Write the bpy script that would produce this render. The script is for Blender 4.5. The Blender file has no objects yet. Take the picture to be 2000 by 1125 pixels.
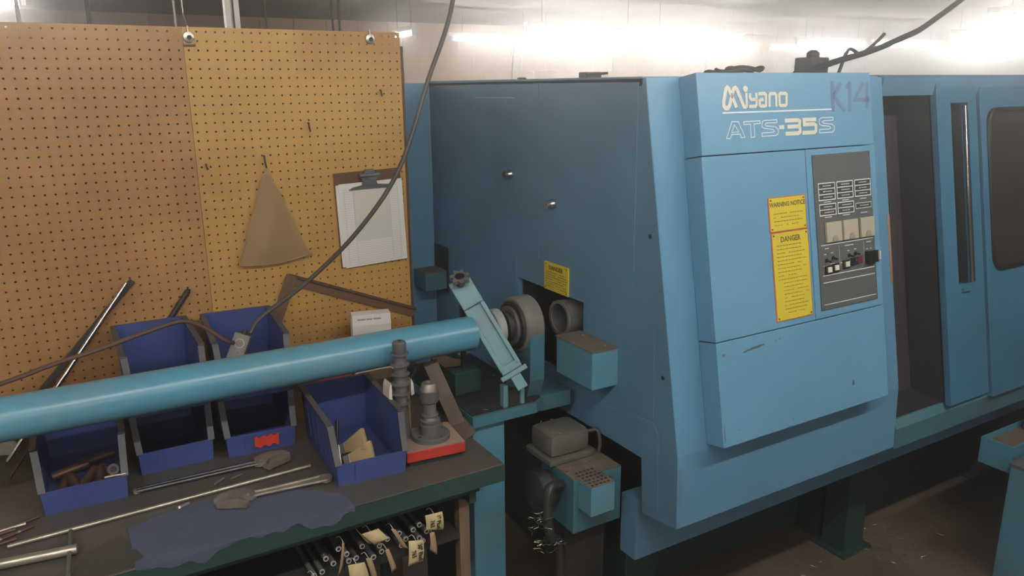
import bpy, bmesh, math, random
from mathutils import Vector, Matrix

random.seed(7)
C = bpy.context.scene.collection
SC = bpy.context.scene

# ------------------------------------------------------------------ camera
cam_data = bpy.data.cameras.new('camera')
cam_data.sensor_width = 36.0
cam_data.lens = 27.22
cam_data.clip_end = 100
cam = bpy.data.objects.new('camera', cam_data)
C.objects.link(cam)
cam.matrix_world = Matrix(((0.86130954, 0.13583434, -0.48958647, 0.0),
                           (-0.508007, 0.21383665, -0.83438766, 0.0),
                           (-0.00864697, 0.96737941, 0.25318435, 1.85),
                           (0, 0, 0, 1))) @ Matrix.Scale(1, 4)
# camera-to-world axes are the rows' transpose of the matrix fitted to image vanishing points
R_FITTED = Matrix(((0.86130954, 0.13583434, -0.48958647),
                   (-0.508007, 0.21383665, -0.83438766),
                   (-0.00864697, 0.96737941, 0.25318435)))
cam.matrix_world = Matrix.Translation((0, 0, 1.85)) @ R_FITTED.to_4x4()
SC.camera = cam

# ------------------------------------------------------------------ world, exposure
SC.view_settings.view_transform = 'Standard'
SC.view_settings.look = 'None'
SC.view_settings.exposure = 0.0
SC.view_settings.gamma = 1.0
SC.view_settings.use_curve_mapping = False
world = bpy.data.worlds.new('shop_world')
SC.world = world
world.use_nodes = True
world.node_tree.nodes['Background'].inputs[0].default_value = (0.5, 0.52, 0.55, 1)
world.node_tree.nodes['Background'].inputs[1].default_value = 0.02

# thin mist volume, added to imitate the veiling glow around the lamps
vs = world.node_tree.nodes.new('ShaderNodeVolumeScatter')
vs.inputs['Density'].default_value = 0.095
vs.inputs['Anisotropy'].default_value = 0.85
vs.inputs['Color'].default_value = (.97, .95, .92, 1)
world.node_tree.links.new(vs.outputs['Volume'], world.node_tree.nodes['World Output'].inputs['Volume'])
TUBE_STRENGTH = 115.0      # radiance of every fluorescent tube in the shop

# ------------------------------------------------------------------ materials
def lin(c):
    def f(v):
        v /= 255.0
        return v / 12.92 if v <= 0.04045 else ((v + 0.055) / 1.055) ** 2.4
    return (f(c[0]), f(c[1]), f(c[2]), 1.0)

def mat(name, rgb, rough=0.5, metal=0.0, var=0.12, scale=6.0, bump=0.0, bscale=60.0,
        stain=None, stain_amt=0.5, stain_scale=3.0, alpha=1.0, spec=0.5, trans=0.0, stretch=None):
    m = bpy.data.materials.new(name)
    m.use_nodes = True
    nt = m.node_tree
    b = nt.nodes['Principled BSDF']
    b.inputs['Roughness'].default_value = rough
    b.inputs['Metallic'].default_value = metal
    b.inputs['Alpha'].default_value = alpha
    b.inputs['Specular IOR Level'].default_value = spec
    b.inputs['Transmission Weight'].default_value = trans
    tc = nt.nodes.new('ShaderNodeTexCoord')
    src = tc.outputs['Object']
    if stretch:
        mp = nt.nodes.new('ShaderNodeMapping')
        mp.inputs['Scale'].default_value = stretch
        nt.links.new(src, mp.inputs['Vector']); src = mp.outputs['Vector']
    n = nt.nodes.new('ShaderNodeTexNoise')
    n.inputs['Scale'].default_value = scale
    n.inputs['Detail'].default_value = 6
    nt.links.new(src, n.inputs['Vector'])
    ramp = nt.nodes.new('ShaderNodeValToRGB')
    c = lin(rgb)
    lo = tuple(max(0, v * (1 - var)) for v in c[:3]) + (1,)
    hi = tuple(min(1, v * (1 + var)) for v in c[:3]) + (1,)
    ramp.color_ramp.elements[0].position = 0.3; ramp.color_ramp.elements[0].color = lo
    ramp.color_ramp.elements[1].position = 0.7; ramp.color_ramp.elements[1].color = hi
    nt.links.new(n.outputs['Fac'], ramp.inputs['Fac'])
    col = ramp.outputs['Color']
    if stain:
        n2 = nt.nodes.new('ShaderNodeTexNoise')
        n2.inputs['Scale'].default_value = stain_scale
        n2.inputs['Detail'].default_value = 8
        n2.inputs['Roughness'].default_value = 0.65
        nt.links.new(src, n2.inputs['Vector'])
        r2 = nt.nodes.new('ShaderNodeValToRGB')
        r2.color_ramp.elements[0].position = 0.45; r2.color_ramp.elements[0].color = (0, 0, 0, 1)
        r2.color_ramp.elements[1].position = 0.72; r2.color_ramp.elements[1].color = (stain_amt,) * 3 + (1,)
        nt.links.new(n2.outputs['Fac'], r2.inputs['Fac'])
        mx = nt.nodes.new('ShaderNodeMixRGB')
        nt.links.new(r2.outputs['Color'], mx.inputs['Fac'])
        nt.links.new(col, mx.inputs['Color1'])
        mx.inputs['Color2'].default_value = lin(stain)
        col = mx.outputs['Color']
    nt.links.new(col, b.inputs['Base Color'])
    if bump:
        n3 = nt.nodes.new('ShaderNodeTexNoise')
        n3.inputs['Scale'].default_value = bscale
        n3.inputs['Detail'].default_value = 4
        nt.links.new(src, n3.inputs['Vector'])
        bp = nt.nodes.new('ShaderNodeBump')
        bp.inputs['Strength'].default_value = bump
        bp.inputs['Distance'].default_value = 0.01
        nt.links.new(n3.outputs['Fac'], bp.inputs['Height'])
        nt.links.new(bp.outputs['Normal'], b.inputs['Normal'])
    return m

def emit(name, rgb, strength):
    m = bpy.data.materials.new(name); m.use_nodes = True
    b = m.node_tree.nodes['Principled BSDF']
    b.inputs['Base Color'].default_value = (0.8, 0.8, 0.8, 1)
    b.inputs['Emission Color'].default_value = rgb + (1,)
    b.inputs['Emission Strength'].default_value = strength
    return m

M_BLUE = mat('machine_blue_paint', (94, 140, 170), 0.42, var=0.06, scale=3, bump=0.03, bscale=150, stain=(70, 110, 135), stain_amt=0.35, stain_scale=2.5)  # machine blues are greyed to stand in for the veil of haze
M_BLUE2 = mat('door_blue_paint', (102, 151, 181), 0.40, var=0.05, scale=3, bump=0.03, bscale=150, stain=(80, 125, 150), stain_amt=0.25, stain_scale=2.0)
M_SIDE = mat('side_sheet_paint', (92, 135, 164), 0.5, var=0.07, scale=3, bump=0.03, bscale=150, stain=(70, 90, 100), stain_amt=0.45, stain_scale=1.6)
M_TEAL = mat('barfeed_teal_paint', (84, 142, 164), 0.28, var=0.08, scale=5, stain=(112, 132, 134), stain_amt=0.6, stain_scale=4)
M_TEALD = mat('dusty_teal_paint', (64, 112, 126), 0.5, var=0.12, scale=6, stain=(80, 84, 78), stain_amt=0.7, stain_scale=5)
M_DUST = mat('oily_dust', (104, 92, 80), 0.8, var=0.2, scale=20, bump=0.3, bscale=200)
M_DARK = mat('greasy_dark_iron', (40, 40, 40), 0.55, var=0.3, scale=10, bump=0.15, bscale=80, stain=(62, 54, 46), stain_amt=0.7, stain_scale=6)
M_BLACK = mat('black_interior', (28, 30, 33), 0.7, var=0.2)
M_GUNMETAL = mat('grey_steel_holder', (96, 96, 97), 0.42, 0.15, var=0.15, scale=14, stain=(70, 62, 54), stain_amt=0.5, stain_scale=8)
M_CHROME = mat('chrome', (205, 203, 198), 0.16, 1.0, var=0.05, scale=30)
M_STEEL = mat('worn_steel', (190, 182, 168), 0.32, 0.75, var=0.15, scale=25, stain=(95, 80, 66), stain_amt=0.5, stain_scale=14)
M_WRENCH = mat('dull_wrench_steel', (136, 126, 114), 0.42, 0.3, var=0.2, scale=25, stain=(96, 86, 76), stain_amt=0.5, stain_scale=18)
M_COPPER = mat('rusty_rod', (92, 68, 56), 0.5, 0.5, var=0.25, scale=20)
M_PEG = mat('amber_hardboard', (188, 146, 80), 0.5, var=0.08, scale=4, stain=(158, 112, 64), stain_amt=0.75, stain_scale=2.2, bump=0.02)
M_PEGL = mat('browned_hardboard', (168, 126, 76), 0.5, var=0.1, scale=4, stain=(138, 94, 56), stain_amt=0.8, stain_scale=2.6, bump=0.02)
M_PEGBACK = mat('dark_hardboard', (92, 62, 40), 0.7, var=0.15)
M_BIN = mat('blue_bin_plastic', (60, 75, 132), 0.42, var=0.08, scale=8, stain=(62, 66, 80), stain_amt=0.75, stain_scale=9)
M_BINRIM = mat('dusty_bin_rim', (70, 70, 76), 0.6, var=0.15, scale=18, stain=(92, 84, 76), stain_amt=0.8, stain_scale=12)
M_BENCH = mat('dark_bench_top', (72, 68, 64), 0.42, var=0.12, scale=5, stain=(94, 84, 74), stain_amt=0.5, stain_scale=4, bump=0.05)
M_BENCHEDGE = mat('bench_edge_band', (56, 54, 52), 0.5, var=0.15)
M_GREEN = mat('dark_green_steel', (34, 62, 56), 0.5, var=0.15, stain=(40, 44, 40), stain_amt=0.5)
M_WOOD = mat('grimy_timber', (112, 92, 72), 0.7, var=0.2, stretch=(6, 6, 1))
M_MAT = mat('blue_shop_cloth', (68, 74, 94), 0.9, var=0.1, scale=30, bump=0.3, bscale=300)
M_PAPER = mat('white_paper', (226, 222, 214), 0.8, var=0.03)
M_NOTE = mat('cream_note_paper', (214, 206, 194), 0.8, var=0.03)
M_PRINT = mat('grey_print', (150, 150, 148), 0.8, var=0.05)
M_TAG = mat('manila_tag', (206, 188, 142), 0.8, var=0.08, scale=20, stain=(150, 128, 92), stain_amt=0.4, stain_scale=15)
M_TAGD = mat('soiled_manila_tag', (158, 134, 104), 0.8, var=0.1, scale=20, stain=(110, 90, 70), stain_amt=0.5, stain_scale=15)
M_INK = mat('black_ink', (30, 28, 28), 0.7, var=0.0)
M_YELLOW = mat('yellow_warning_plate', (212, 194, 62), 0.45, var=0.05, stain=(206, 176, 50), stain_amt=0.4)
M_TITLE = mat('dark_label_ink', (88, 76, 26), 0.6, var=0.0)
M_ORANGE = mat('orange_plate_border', (196, 96, 56), 0.5, var=0.05)
M_YINK = mat('olive_label_ink', (128, 112, 36), 0.6, var=0.0)
M_WHITE = mat('white_paint_mark', (226, 232, 236), 0.5, var=0.03)
M_CREAM = mat('cream_letter_paint', (216, 212, 196), 0.5, var=0.04)
M_FADED = mat('faded_brown_paint', (104, 124, 156), 0.6, var=0.12, scale=25)
M_PANEL = mat('grey_control_panel', (84, 88, 90), 0.45, var=0.06, stain=(98, 88, 70), stain_amt=0.5, stain_scale=5)
M_METER = mat('beige_meter_face', (176, 168, 150), 0.35, var=0.06)
M_RED = mat('red_paint', (170, 50, 40), 0.5, var=0.15, scale=14, stain=(110, 44, 36), stain_amt=0.5)
M_REDDOT = mat('red_orange_sticker', (206, 62, 44), 0.6, var=0.15, scale=30)
M_BLKPL = mat('black_plastic', (26, 26, 27), 0.4, var=0.1)
M_GREYPL = mat('grey_cast_metal', (112, 110, 104), 0.45, 0.3, var=0.12, scale=20, stain=(80, 74, 66), stain_amt=0.5, stain_scale=12)
M_CABLE = mat('grey_rubber_cable', (66, 62, 58), 0.55, var=0.1)
M_CABLEB = mat('brown_rubber_cable', (84, 60, 48), 0.6, var=0.12)
M_BRISTLE = mat('tan_brush_bristle', (178, 154, 112), 0.85, var=0.2, scale=12, stretch=(60, 60, 4), bump=0.5, bscale=40)
M_WALL = mat('painted_block_wall', (228, 192, 156), 0.75, var=0.04, scale=2, bump=0.05, bscale=20)
M_MORTAR = mat('block_mortar', (206, 172, 140), 0.85, var=0.06)
M_CEIL = mat('grey_ceiling', (150, 140, 128), 0.8, var=0.06, scale=1.5)
M_FLOOR = mat('oily_concrete_floor', (108, 94, 78), 0.55, var=0.25, scale=3, stain=(54, 50, 46), stain_amt=0.8, stain_scale=1.4, bump=0.1)
M_LAMPW = mat('white_lamp_housing', (220, 218, 212), 0.5, var=0.03)
M_GALV = mat('galvanised_strut', (170, 166, 158), 0.45, 0.6, var=0.1)
M_TUBE = emit('lit_fluorescent_tube', (1.0, 0.955, 0.89), TUBE_STRENGTH)
M_DOOR = mat('door_teal_shaded', (64, 114, 142), 0.42, var=0.08, scale=3, stain=(62, 88, 96), stain_amt=0.5, stain_scale=2.2)  # teal darkened to stand in for the dimmer light on the right doors
M_RING = mat('dusty_ring_casting', (112, 112, 106), 0.6, var=0.15, scale=12, stain=(92, 84, 74), stain_amt=0.6, stain_scale=9)
M_SMOKE = mat('smoked_door_window', (52, 46, 44), 0.16, var=0.1, scale=2, spec=0.6)
M_CARD = mat('brown_cardboard', (140, 116, 92), 0.8, var=0.1)
M_SWARF = mat('bright_metal_swarf', (150, 140, 124), 0.35, 0.9, var=0.2, scale=40)
M_STRAP = mat('brown_steel_strap', (96, 84, 74), 0.5, 0.3, var=0.15, stain=(70, 58, 50), stain_amt=0.5)
M_BROWNBAR = mat('brown_coated_angle', (104, 78, 58), 0.55, var=0.12)

def plastic(name, rgb, keep):
    m = bpy.data.materials.new(name); m.use_nodes = True
    nt = m.node_tree; b = nt.nodes['Principled BSDF']
    b.inputs['Base Color'].default_value = lin(rgb)
    b.inputs['Roughness'].default_value = 0.22
    tr = nt.nodes.new('ShaderNodeBsdfTransparent')
    mx = nt.nodes.new('ShaderNodeMixShader')
    n = nt.nodes.new('ShaderNodeTexNoise'); n.inputs['Scale'].default_value = 14
    mr = nt.nodes.new('ShaderNodeMapRange')
    mr.inputs['To Min'].default_value = keep - 0.12; mr.inputs['To Max'].default_value = keep + 0.12
    tc = nt.nodes.new('ShaderNodeTexCoord')
    nt.links.new(tc.outputs['Object'], n.inputs['Vector'])
    nt.links.new(n.outputs['Fac'], mr.inputs['Value'])
    nt.links.new(mr.outputs['Result'], mx.inputs['Fac'])
    nt.links.new(tr.outputs['BSDF'], mx.inputs[1])
    nt.links.new(b.outputs['BSDF'], mx.inputs[2])
    nt.links.new(mx.outputs['Shader'], nt.nodes['Material Output'].inputs['Surface'])
    return m
M_BAG = plastic('translucent_grey_bag', (176, 148, 112), 0.58)
M_WRAP = plastic('clear_plastic_wrap', (190, 182, 168), 0.45)

# ------------------------------------------------------------------ geometry helpers
V = Vector

class G:
    """collects solids in one bmesh"""
    def __init__(s): s.bm = bmesh.new()
    def hexa(s, p, bevel=0.0):
        """p: 8 points, bottom loop then top loop"""
        v = [s.bm.verts.new(q) for q in p]
        fs = []
        for f in ((3, 2, 1, 0), (4, 5, 6, 7), (0, 1, 5, 4), (1, 2, 6, 5), (2, 3, 7, 6), (3, 0, 4, 7)):
            fs.append(s.bm.faces.new([v[i] for i in f]))
        if bevel:
            es = list({e for f in fs for e in f.edges})
            bmesh.ops.bevel(s.bm, geom=es, offset=bevel, segments=2, affect='EDGES', profile=0.6)
        return s
    def box(s, x0, x1, y0, y1, z0, z1, bevel=0.0):
        return s.hexa([(x0, y0, z0), (x1, y0, z0), (x1, y1, z0), (x0, y1, z0),
                       (x0, y0, z1), (x1, y0, z1), (x1, y1, z1), (x0, y1, z1)], bevel)
    def prism(s, pts, vec):
        a = [s.bm.verts.new(p) for p in pts]
        b = [s.bm.verts.new(V(p) + V(vec)) for p in pts]
        n = len(pts)
        s.bm.faces.new(a[::-1]); s.bm.faces.new(b)
        for i in range(n):
            s.bm.faces.new((a[i], a[(i + 1) % n], b[(i + 1) % n], b[i]))
        return s
    def poly(s, pts):
        s.bm.faces.new([s.bm.verts.new(p) for p in pts]); return s
    def tube(s, pts, r, n=10, cap=True):
        pts = [V(p) for p in pts]
        rs = r if isinstance(r, (list, tuple)) else [r] * len(pts)
        rings = []
        t = (pts[1] - pts[0]).normalized()
        ref = V((0, 0, 1)) if abs(t.z) < 0.9 else V((1, 0, 0))
        u = t.cross(ref).normalized()
        for i, p in enumerate(pts):
            if i == 0: tt = pts[1] - pts[0]
            elif i == len(pts) - 1: tt = pts[-1] - pts[-2]
            else: tt = pts[i + 1] - pts[i - 1]
            if tt.length < 1e-9: tt = t
            tt = tt.normalized()
            u = (u - tt * u.dot(tt)).normalized()
            w = tt.cross(u)
            rings.append([s.bm.verts.new(p + (u * math.cos(a) + w * math.sin(a)) * rs[i])
                          for a in [2 * math.pi * k / n for k in range(n)]])
        for a, b in zip(rings, rings[1:]):
            for k in range(n):
                s.bm.faces.new((a[k], a[(k + 1) % n], b[(k + 1) % n], b[k]))
        if cap:
            s.bm.faces.new(rings[0][::-1]); s.bm.faces.new(rings[-1])
        return s
    def lathe(s, prof, o, axis=(0, 0, 1), n=24):
        """prof: list of (radius, height) along axis from o"""
        ax = V(axis).normalized()
        ref = V((1, 0, 0)) if abs(ax.x) < 0.9 else V((0, 1, 0))
        u = (ref - ax * ref.dot(ax)).normalized(); w = ax.cross(u)
        rings = []
        for r, h in prof:
            rings.append([s.bm.verts.new(V(o) + ax * h + (u * math.cos(a) + w * math.sin(a)) * max(r, 1e-4))
                          for a in [2 * math.pi * k / n for k in range(n)]])
        for a, b in zip(rings, rings[1:]):
            for k in range(n):
                s.bm.faces.new((a[k], a[(k + 1) % n], b[(k + 1) % n], b[k]))
        if len(prof) >= 4 and abs(prof[0][0] - prof[-1][0]) < 1e-6 and prof[1][0] > prof[0][0]:
            a, b = rings[-1], rings[0]            # a ring: close it through its bore
            for k in range(n):
                s.bm.faces.new((a[k], a[(k + 1) % n], b[(k + 1) % n], b[k]))
        else:
            s.bm.faces.new(rings[0][::-1]); s.bm.faces.new(rings[-1])
        return s
    def xf(s, m):
        bmesh.ops.transform(s.bm, matrix=m, verts=s.bm.verts); return s

def obj(name, g, m, parent=None, smooth=False):
    me = bpy.data.meshes.new(name)
    bmesh.ops.recalc_face_normals(g.bm, faces=g.bm.faces)
    if smooth:
        for f in g.bm.faces: f.smooth = True
        for e in g.bm.edges:
            if len(e.link_faces) == 2 and e.calc_face_angle(0) > 0.6: e.smooth = False
    g.bm.to_mesh(me); g.bm.free()
    me.materials.append(m)
    o = bpy.data.objects.new(name, me)
    C.objects.link(o)
    if parent is not None:
        o.parent = parent
        o.matrix_parent_inverse = WORLD_OF.get(parent.name, Matrix()).inverted()
    return o

WORLD_OF = {}
def thing(name, label, cat, loc=(0, 0, 0), rz=0.0, group=None, local=False):
    o = bpy.data.objects.new(name, None)
    o.empty_display_size = 0.05
    C.objects.link(o)
    o.location = loc; o.rotation_euler = (0, 0, rz)
    o['label'] = label; o['category'] = cat
    if group: o['group'] = group
    if not local:
        WORLD_OF[o.name] = Matrix.Translation(loc) @ Matrix.Rotation(rz, 4, 'Z')
    return o
def tag(o, label, cat, group=None):
    o['label'] = label; o['category'] = cat
    if group: o['group'] = group
    return o
def struct(name, g, m, parent=None):
    o = obj(name, g, m, parent)
    if parent is None: o['kind'] = 'structure'
    return o
def dup(root, loc, rz, label, group=None):
    r = root.copy(); C.objects.link(r)
    r.location = loc; r.rotation_euler = (0, 0, rz); r['label'] = label
    if group: r['group'] = group
    for ch in list(root.children):
        c = ch.copy(); C.objects.link(c); c.parent = r
        for gch in list(ch.children):
            d = gch.copy(); C.objects.link(d); d.parent = c
    return r

def smooth_path(pts, k=8):
    pts = [V(p) for p in pts]
    P = [pts[0] * 2 - pts[1]] + pts + [pts[-1] * 2 - pts[-2]]
    out = []
    for i in range(1, len(P) - 2):
        for j in range(k):
            t = j / k
            a, b, c, d = P[i - 1], P[i], P[i + 1], P[i + 2]
            out.append(0.5 * ((2 * b) + (c - a) * t + (2 * a - 5 * b + 4 * c - d) * t * t + (3 * b - a - 3 * c + d) * t ** 3))
    out.append(pts[-1])
    return out

def ribbon(g, pts, w, closed, to3):
    """flat stroke of width w through 2-D pts; to3 turns (x, s) into a 3-D point"""
    P = [V(p) for p in pts]; n = len(P)
    L = []
    for i in range(n):
        a = P[(i - 1) % n] if (closed or i > 0) else None
        b = P[(i + 1) % n] if (closed or i < n - 1) else None
        d1 = (P[i] - a).normalized() if a is not None else (b - P[i]).normalized()
        d2 = (b - P[i]).normalized() if b is not None else d1
        n1 = V((-d1.y, d1.x)); n2 = V((-d2.y, d2.x))
        m = n1 + n2
        m = m.normalized() if m.length > 1e-6 else n1
        k = min(1.6, 1.0 / max(0.35, m.dot(n1)))
        L.append((P[i] + m * w * 0.5 * k, P[i] - m * w * 0.5 * k))
    vs = [(g.bm.verts.new(to3(a)), g.bm.verts.new(to3(b))) for a, b in L]
    for i in range(n if closed else n - 1):
        a, b = vs[i], vs[(i + 1) % n]
        try: g.bm.faces.new((a[0], a[1], b[1], b[0]))
        except ValueError: pass

def text_mesh(name, txt, size, m, parent, mw, align='CENTER', squash=1.0, bold=0.0):
    """flat lettering: font curve turned to a mesh lying in the plane of mw"""
    cu = bpy.data.curves.new(name, 'FONT')
    cu.body = txt; cu.size = size; cu.align_x = align; cu.align_y = 'CENTER'
    cu.resolution_u = 2
    cu.offset = bold
    tmp = bpy.data.objects.new(name + '_tmp', cu)
    C.objects.link(tmp)
    dg = bpy.context.evaluated_depsgraph_get()
    me = bpy.data.meshes.new_from_object(tmp.evaluated_get(dg))
    bpy.data.objects.remove(tmp); bpy.data.curves.remove(cu)
    me.transform(mw @ Matrix.Diagonal((squash, 1, 1, 1)))
    me.name = name
    me.materials.clear(); me.materials.append(m)
    o = bpy.data.objects.new(name, me); C.objects.link(o)
    if parent is not None:
        o.parent = parent
        o.matrix_parent_inverse = WORLD_OF.get(parent.name, Matrix()).inverted()
    return o
def plane_mw(o, xdir, ydir):
    x = V(xdir).normalized(); y = V(ydir).normalized(); z = x.cross(y).normalized()
    y = z.cross(x)
    m = Matrix.Identity(4)
    for i in range(3):
        m[i][0] = x[i]; m[i][1] = y[i]; m[i][2] = z[i]; m[i][3] = o[i]
    return m

def swarf(name, spots, n, size, r, label=None, parent=None):
    """curled metal chips, nobody could count them"""
    g = G()
    for k in range(n):
        c, ext = random.choice(spots)
        p = V(c) + V((random.uniform(-ext[0], ext[0]), random.uniform(-ext[1], ext[1]), random.uniform(0, ext[2])))
        d = V((random.uniform(-1, 1), random.uniform(-1, 1), random.uniform(-0.1, 0.35))).normalized()
        e = d.cross(V((0, 0, 1))).normalized()
        L = size * random.uniform(0.4, 1.6); q = random.uniform(0.1, 0.5)
        pts = [p + d * L * t + e * L * q * math.sin(t * 4) for t in (0, 0.25, 0.5, 0.75, 1)]
        pts = [V((a.x, a.y, max(a.z, c[2] + r))) for a in pts]
        g.tube(pts, r, 4)
    o = obj(name, g, M_SWARF, parent)
    o['kind'] = 'stuff'
    if label: o['label'] = label; o['category'] = 'metal chips'
    return o
# ================================================================== SETTING
WALL_Y, CEIL_Z = 12.2, 2.85  # positions from here on mostly computed from image pixels, then baked as numbers
FLOOR = struct('floor', G().box(-6, 26, -8, WALL_Y + .2, -0.1, 0), M_FLOOR)
struct('ceiling', G().box(-6, 26, -8, WALL_Y + .2, CEIL_Z, CEIL_Z + 0.1), M_CEIL)
WB = struct('wall_back', G().box(-6, 26, WALL_Y + .02, WALL_Y + .2, 0, CEIL_Z), M_MORTAR)
struct('wall_left', G().box(-6.2, -6, -8, WALL_Y + .2, 0, CEIL_Z), M_WALL)
struct('wall_right', G().box(26, 26.2, -8, WALL_Y + .2, 0, CEIL_Z), M_WALL)
struct('wall_front', G().box(-6, 26, -8.2, -8, 0, CEIL_Z), M_WALL)
# painted concrete blocks of the back wall: the courses seen above the board and the machine
blk = None
course, bl = 0.25, 0.5
for r in range(4):
    z0 = CEIL_Z - course * (r + 1)
    off = (r % 2) * bl / 2
    for k in range(-1, 50):
        x0 = -0.6 + k * bl + off
        if x0 > 24: continue
        if blk is None:
            blk = obj('block', G().box(-bl / 2 + .004, bl / 2 - .004, -.0, .02, -course / 2 + .004, course / 2 - .004, 0.003), M_WALL, WB)
            b = blk
        else:
            b = blk.copy(); C.objects.link(b)
        b.location = (x0 + bl / 2, WALL_Y, z0 + course / 2)
# lower part of the wall behind the machines stays plain painted block
obj('lower_courses', G().box(-6, 26, WALL_Y, WALL_Y + .02, 0, CEIL_Z - 4 * course), M_WALL, WB)

# ================================================================== LAMPS
def lamp(a, b, label, z=2.45):
    """one hanging strip light with a bare tube between a and b (x, y)"""
    a = V((a[0], a[1], z)); b = V((b[0], b[1], z))
    d = (b - a).normalized(); L = (b - a).length; mid = (a + b) / 2
    t = thing('strip_light', label, 'strip light', (mid.x, mid.y, z), group='fluorescent strip lights under the ceiling')
    n = d.cross(V((0, 0, 1)))
    def bar(o, l, w, z0, z1):
        return [o - d * l - n * w + V((0, 0, z0)), o + d * l - n * w + V((0, 0, z0)), o + d * l + n * w + V((0, 0, z0)), o - d * l + n * w + V((0, 0, z0)),
                o - d * l - n * w + V((0, 0, z1)), o + d * l - n * w + V((0, 0, z1)), o + d * l + n * w + V((0, 0, z1)), o - d * l + n * w + V((0, 0, z1))]
    obj('housing', G().hexa(bar(mid, L / 2 + .03, .035, .035, .085), .004), M_LAMPW, t)
    obj('tube', G().tube([a + d * .03, b - d * .03], 0.02, 10), M_TUBE, t, True)
    for p in (a, b):
        obj('lampholder', G().hexa(bar(p, .014, .018, -.022, .04)), M_LAMPW, t)
    for p in (a.lerp(b, .12), a.lerp(b, .88)):
        obj('hanger', G().tube([p + V((0, 0, .08)), V((p.x, p.y, CEIL_Z))], .004, 6), M_CABLE, t)
    return t

LAMPS = [
 ((4.77, 9.63), (6.10, 9.76), 'strip light left of the brightest pair, above the side cover of the blue machine'),
 ((4.77, 7.74), (6.44, 7.81), 'brightest near strip light, left one of the front row above the blue machine'),
 ((6.25, 9.90), (7.70, 10.05), 'strip light directly below and behind the brightest near one'),
 ((6.60, 7.87), (8.34, 7.95), 'near strip light right of the brightest one in the front row'),
 ((8.22, 9.87), (9.96, 10.05), 'back row strip light below the second near one'),
 ((10.08, 10.2), (11.02, 10.15), 'short strip light in the back row above the round-cornered header logo'),
 ((11.42, 10.19), (12.66, 10.17), 'back row strip light left of the hose rising off the machine'),
 ((12.80, 10.3), (13.77, 10.27), 'back row strip light partly behind the hose rising off the machine'),
 ((10.21, 8.60), (11.66, 8.44), 'front row strip light left of the hose rising off the machine'),
 ((11.78, 8.38), (13.40, 8.30), 'front row strip light crossed by the rising hose'),
 ((15.99, 10.02), (16.47, 8.87), 'far strip light running into the depth right of the hose'),
 ((10.88, 6.56), (11.65, 6.00), 'upper strip light running into the depth at the right edge'),
 ((13.47, 8.09), (15.33, 8.18), 'strip light running across between the two depth-wise ones at the right'),
 ((15.68, 8.46), (15.95, 8.00), 'rightmost far strip light cut by the right edge'),
 ((8.00, 4.45), (8.35, 3.10), 'highest strip light at the right edge of the picture'),
 ((3.878, 9.40), (3.855, 8.80), 'short strip light just right of the pegboard top corner'),
 ((-1.5, 6.80), (-0.02, 6.78), 'strip light above the pegboard at the left edge'),
 ((-0.0, 6.78), (0.022, 6.775), None),
]
for a, b, lab in LAMPS:
    if lab: lamp(a, b, lab)
# the same rows go on over the photographer's head and behind
OVER = [((1.65, 0.1), (3.45, 0.1)), ((-0.35, 0.1), (1.45, 0.1)), ((-2.35, 0.1), (-0.55, 0.1)), ((-4.35, 0.1), (-2.55, 0.1)),
        ((-0.1, -3.2), (1.7, -3.2)), ((-2.1, -3.2), (-0.3, -3.2)), ((-3.8, 3.6), (-2.0, 3.6))]
for i, (a, b) in enumerate(OVER):
    lamp(a, b, ['strip light overhead in front of the lathe panel', 'strip light overhead in front of the bins', 'strip light overhead left of the bench', 'leftmost strip light overhead in the bench row', 'strip light behind the photographer, right one', 'strip light behind the photographer, left one', 'strip light over the aisle left of the pegboard'][i], 2.6)

# rods and struts hanging from the ceiling behind the pegboard top
def rod(x, y, z0, r, m, label):
    tag(obj('hanging_rod', G().tube([(x, y, z0), (x, y, CEIL_Z)], r, 8), m), label, 'rod')
rod(.168, 3.0, 1.7, .007, M_CABLE, 'dark rod hanging behind the pegboard, second from the left')
rod(-.029, 3.0, 1.7, .006, M_GALV, 'pale thin rod hanging behind the pegboard at far left')
rod(.430, 3.0, 1.7, .004, M_GALV, 'pale thin rod left of the pulley wire behind the pegboard')
rod(.737, 3.0, 1.7, .004, M_CABLE, 'thin rod right of the steel strut behind the pegboard')
rod(.985, 3.0, 1.7, .004, M_CABLE, 'left of two thin dark rods behind the pegboard near its right clip')
rod(1.012, 3.0, 1.7, .005, M_CABLE, 'right of two thin dark rods behind the pegboard near its right clip')
tag(obj('steel_strut', G().box(.594, .612, 2.98, 3.01, 1.7, CEIL_Z).box(.624, .642, 2.98, 3.01, 1.7, CEIL_Z).box(.594, .642, 3.01, 3.015, 1.7, CEIL_Z), M_GALV),
    'wide pale steel strut hanging behind the pegboard', 'strut')
for (x, y, zz, r, lab) in ((5.70, 9.70, 1.2, .012, 'thin cord hanging from the lamp above the side cover'), (9.62, 9.98, 1.2, .014, 'thin cord hanging from the lamp above the left corner of the header')):
    tag(obj('pull_cord', G().tube([(x, y, zz), (x + .02, y, 2.0), (x + .05, y, 2.40)], r, 6), M_CABLE), lab, 'cord')

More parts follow.
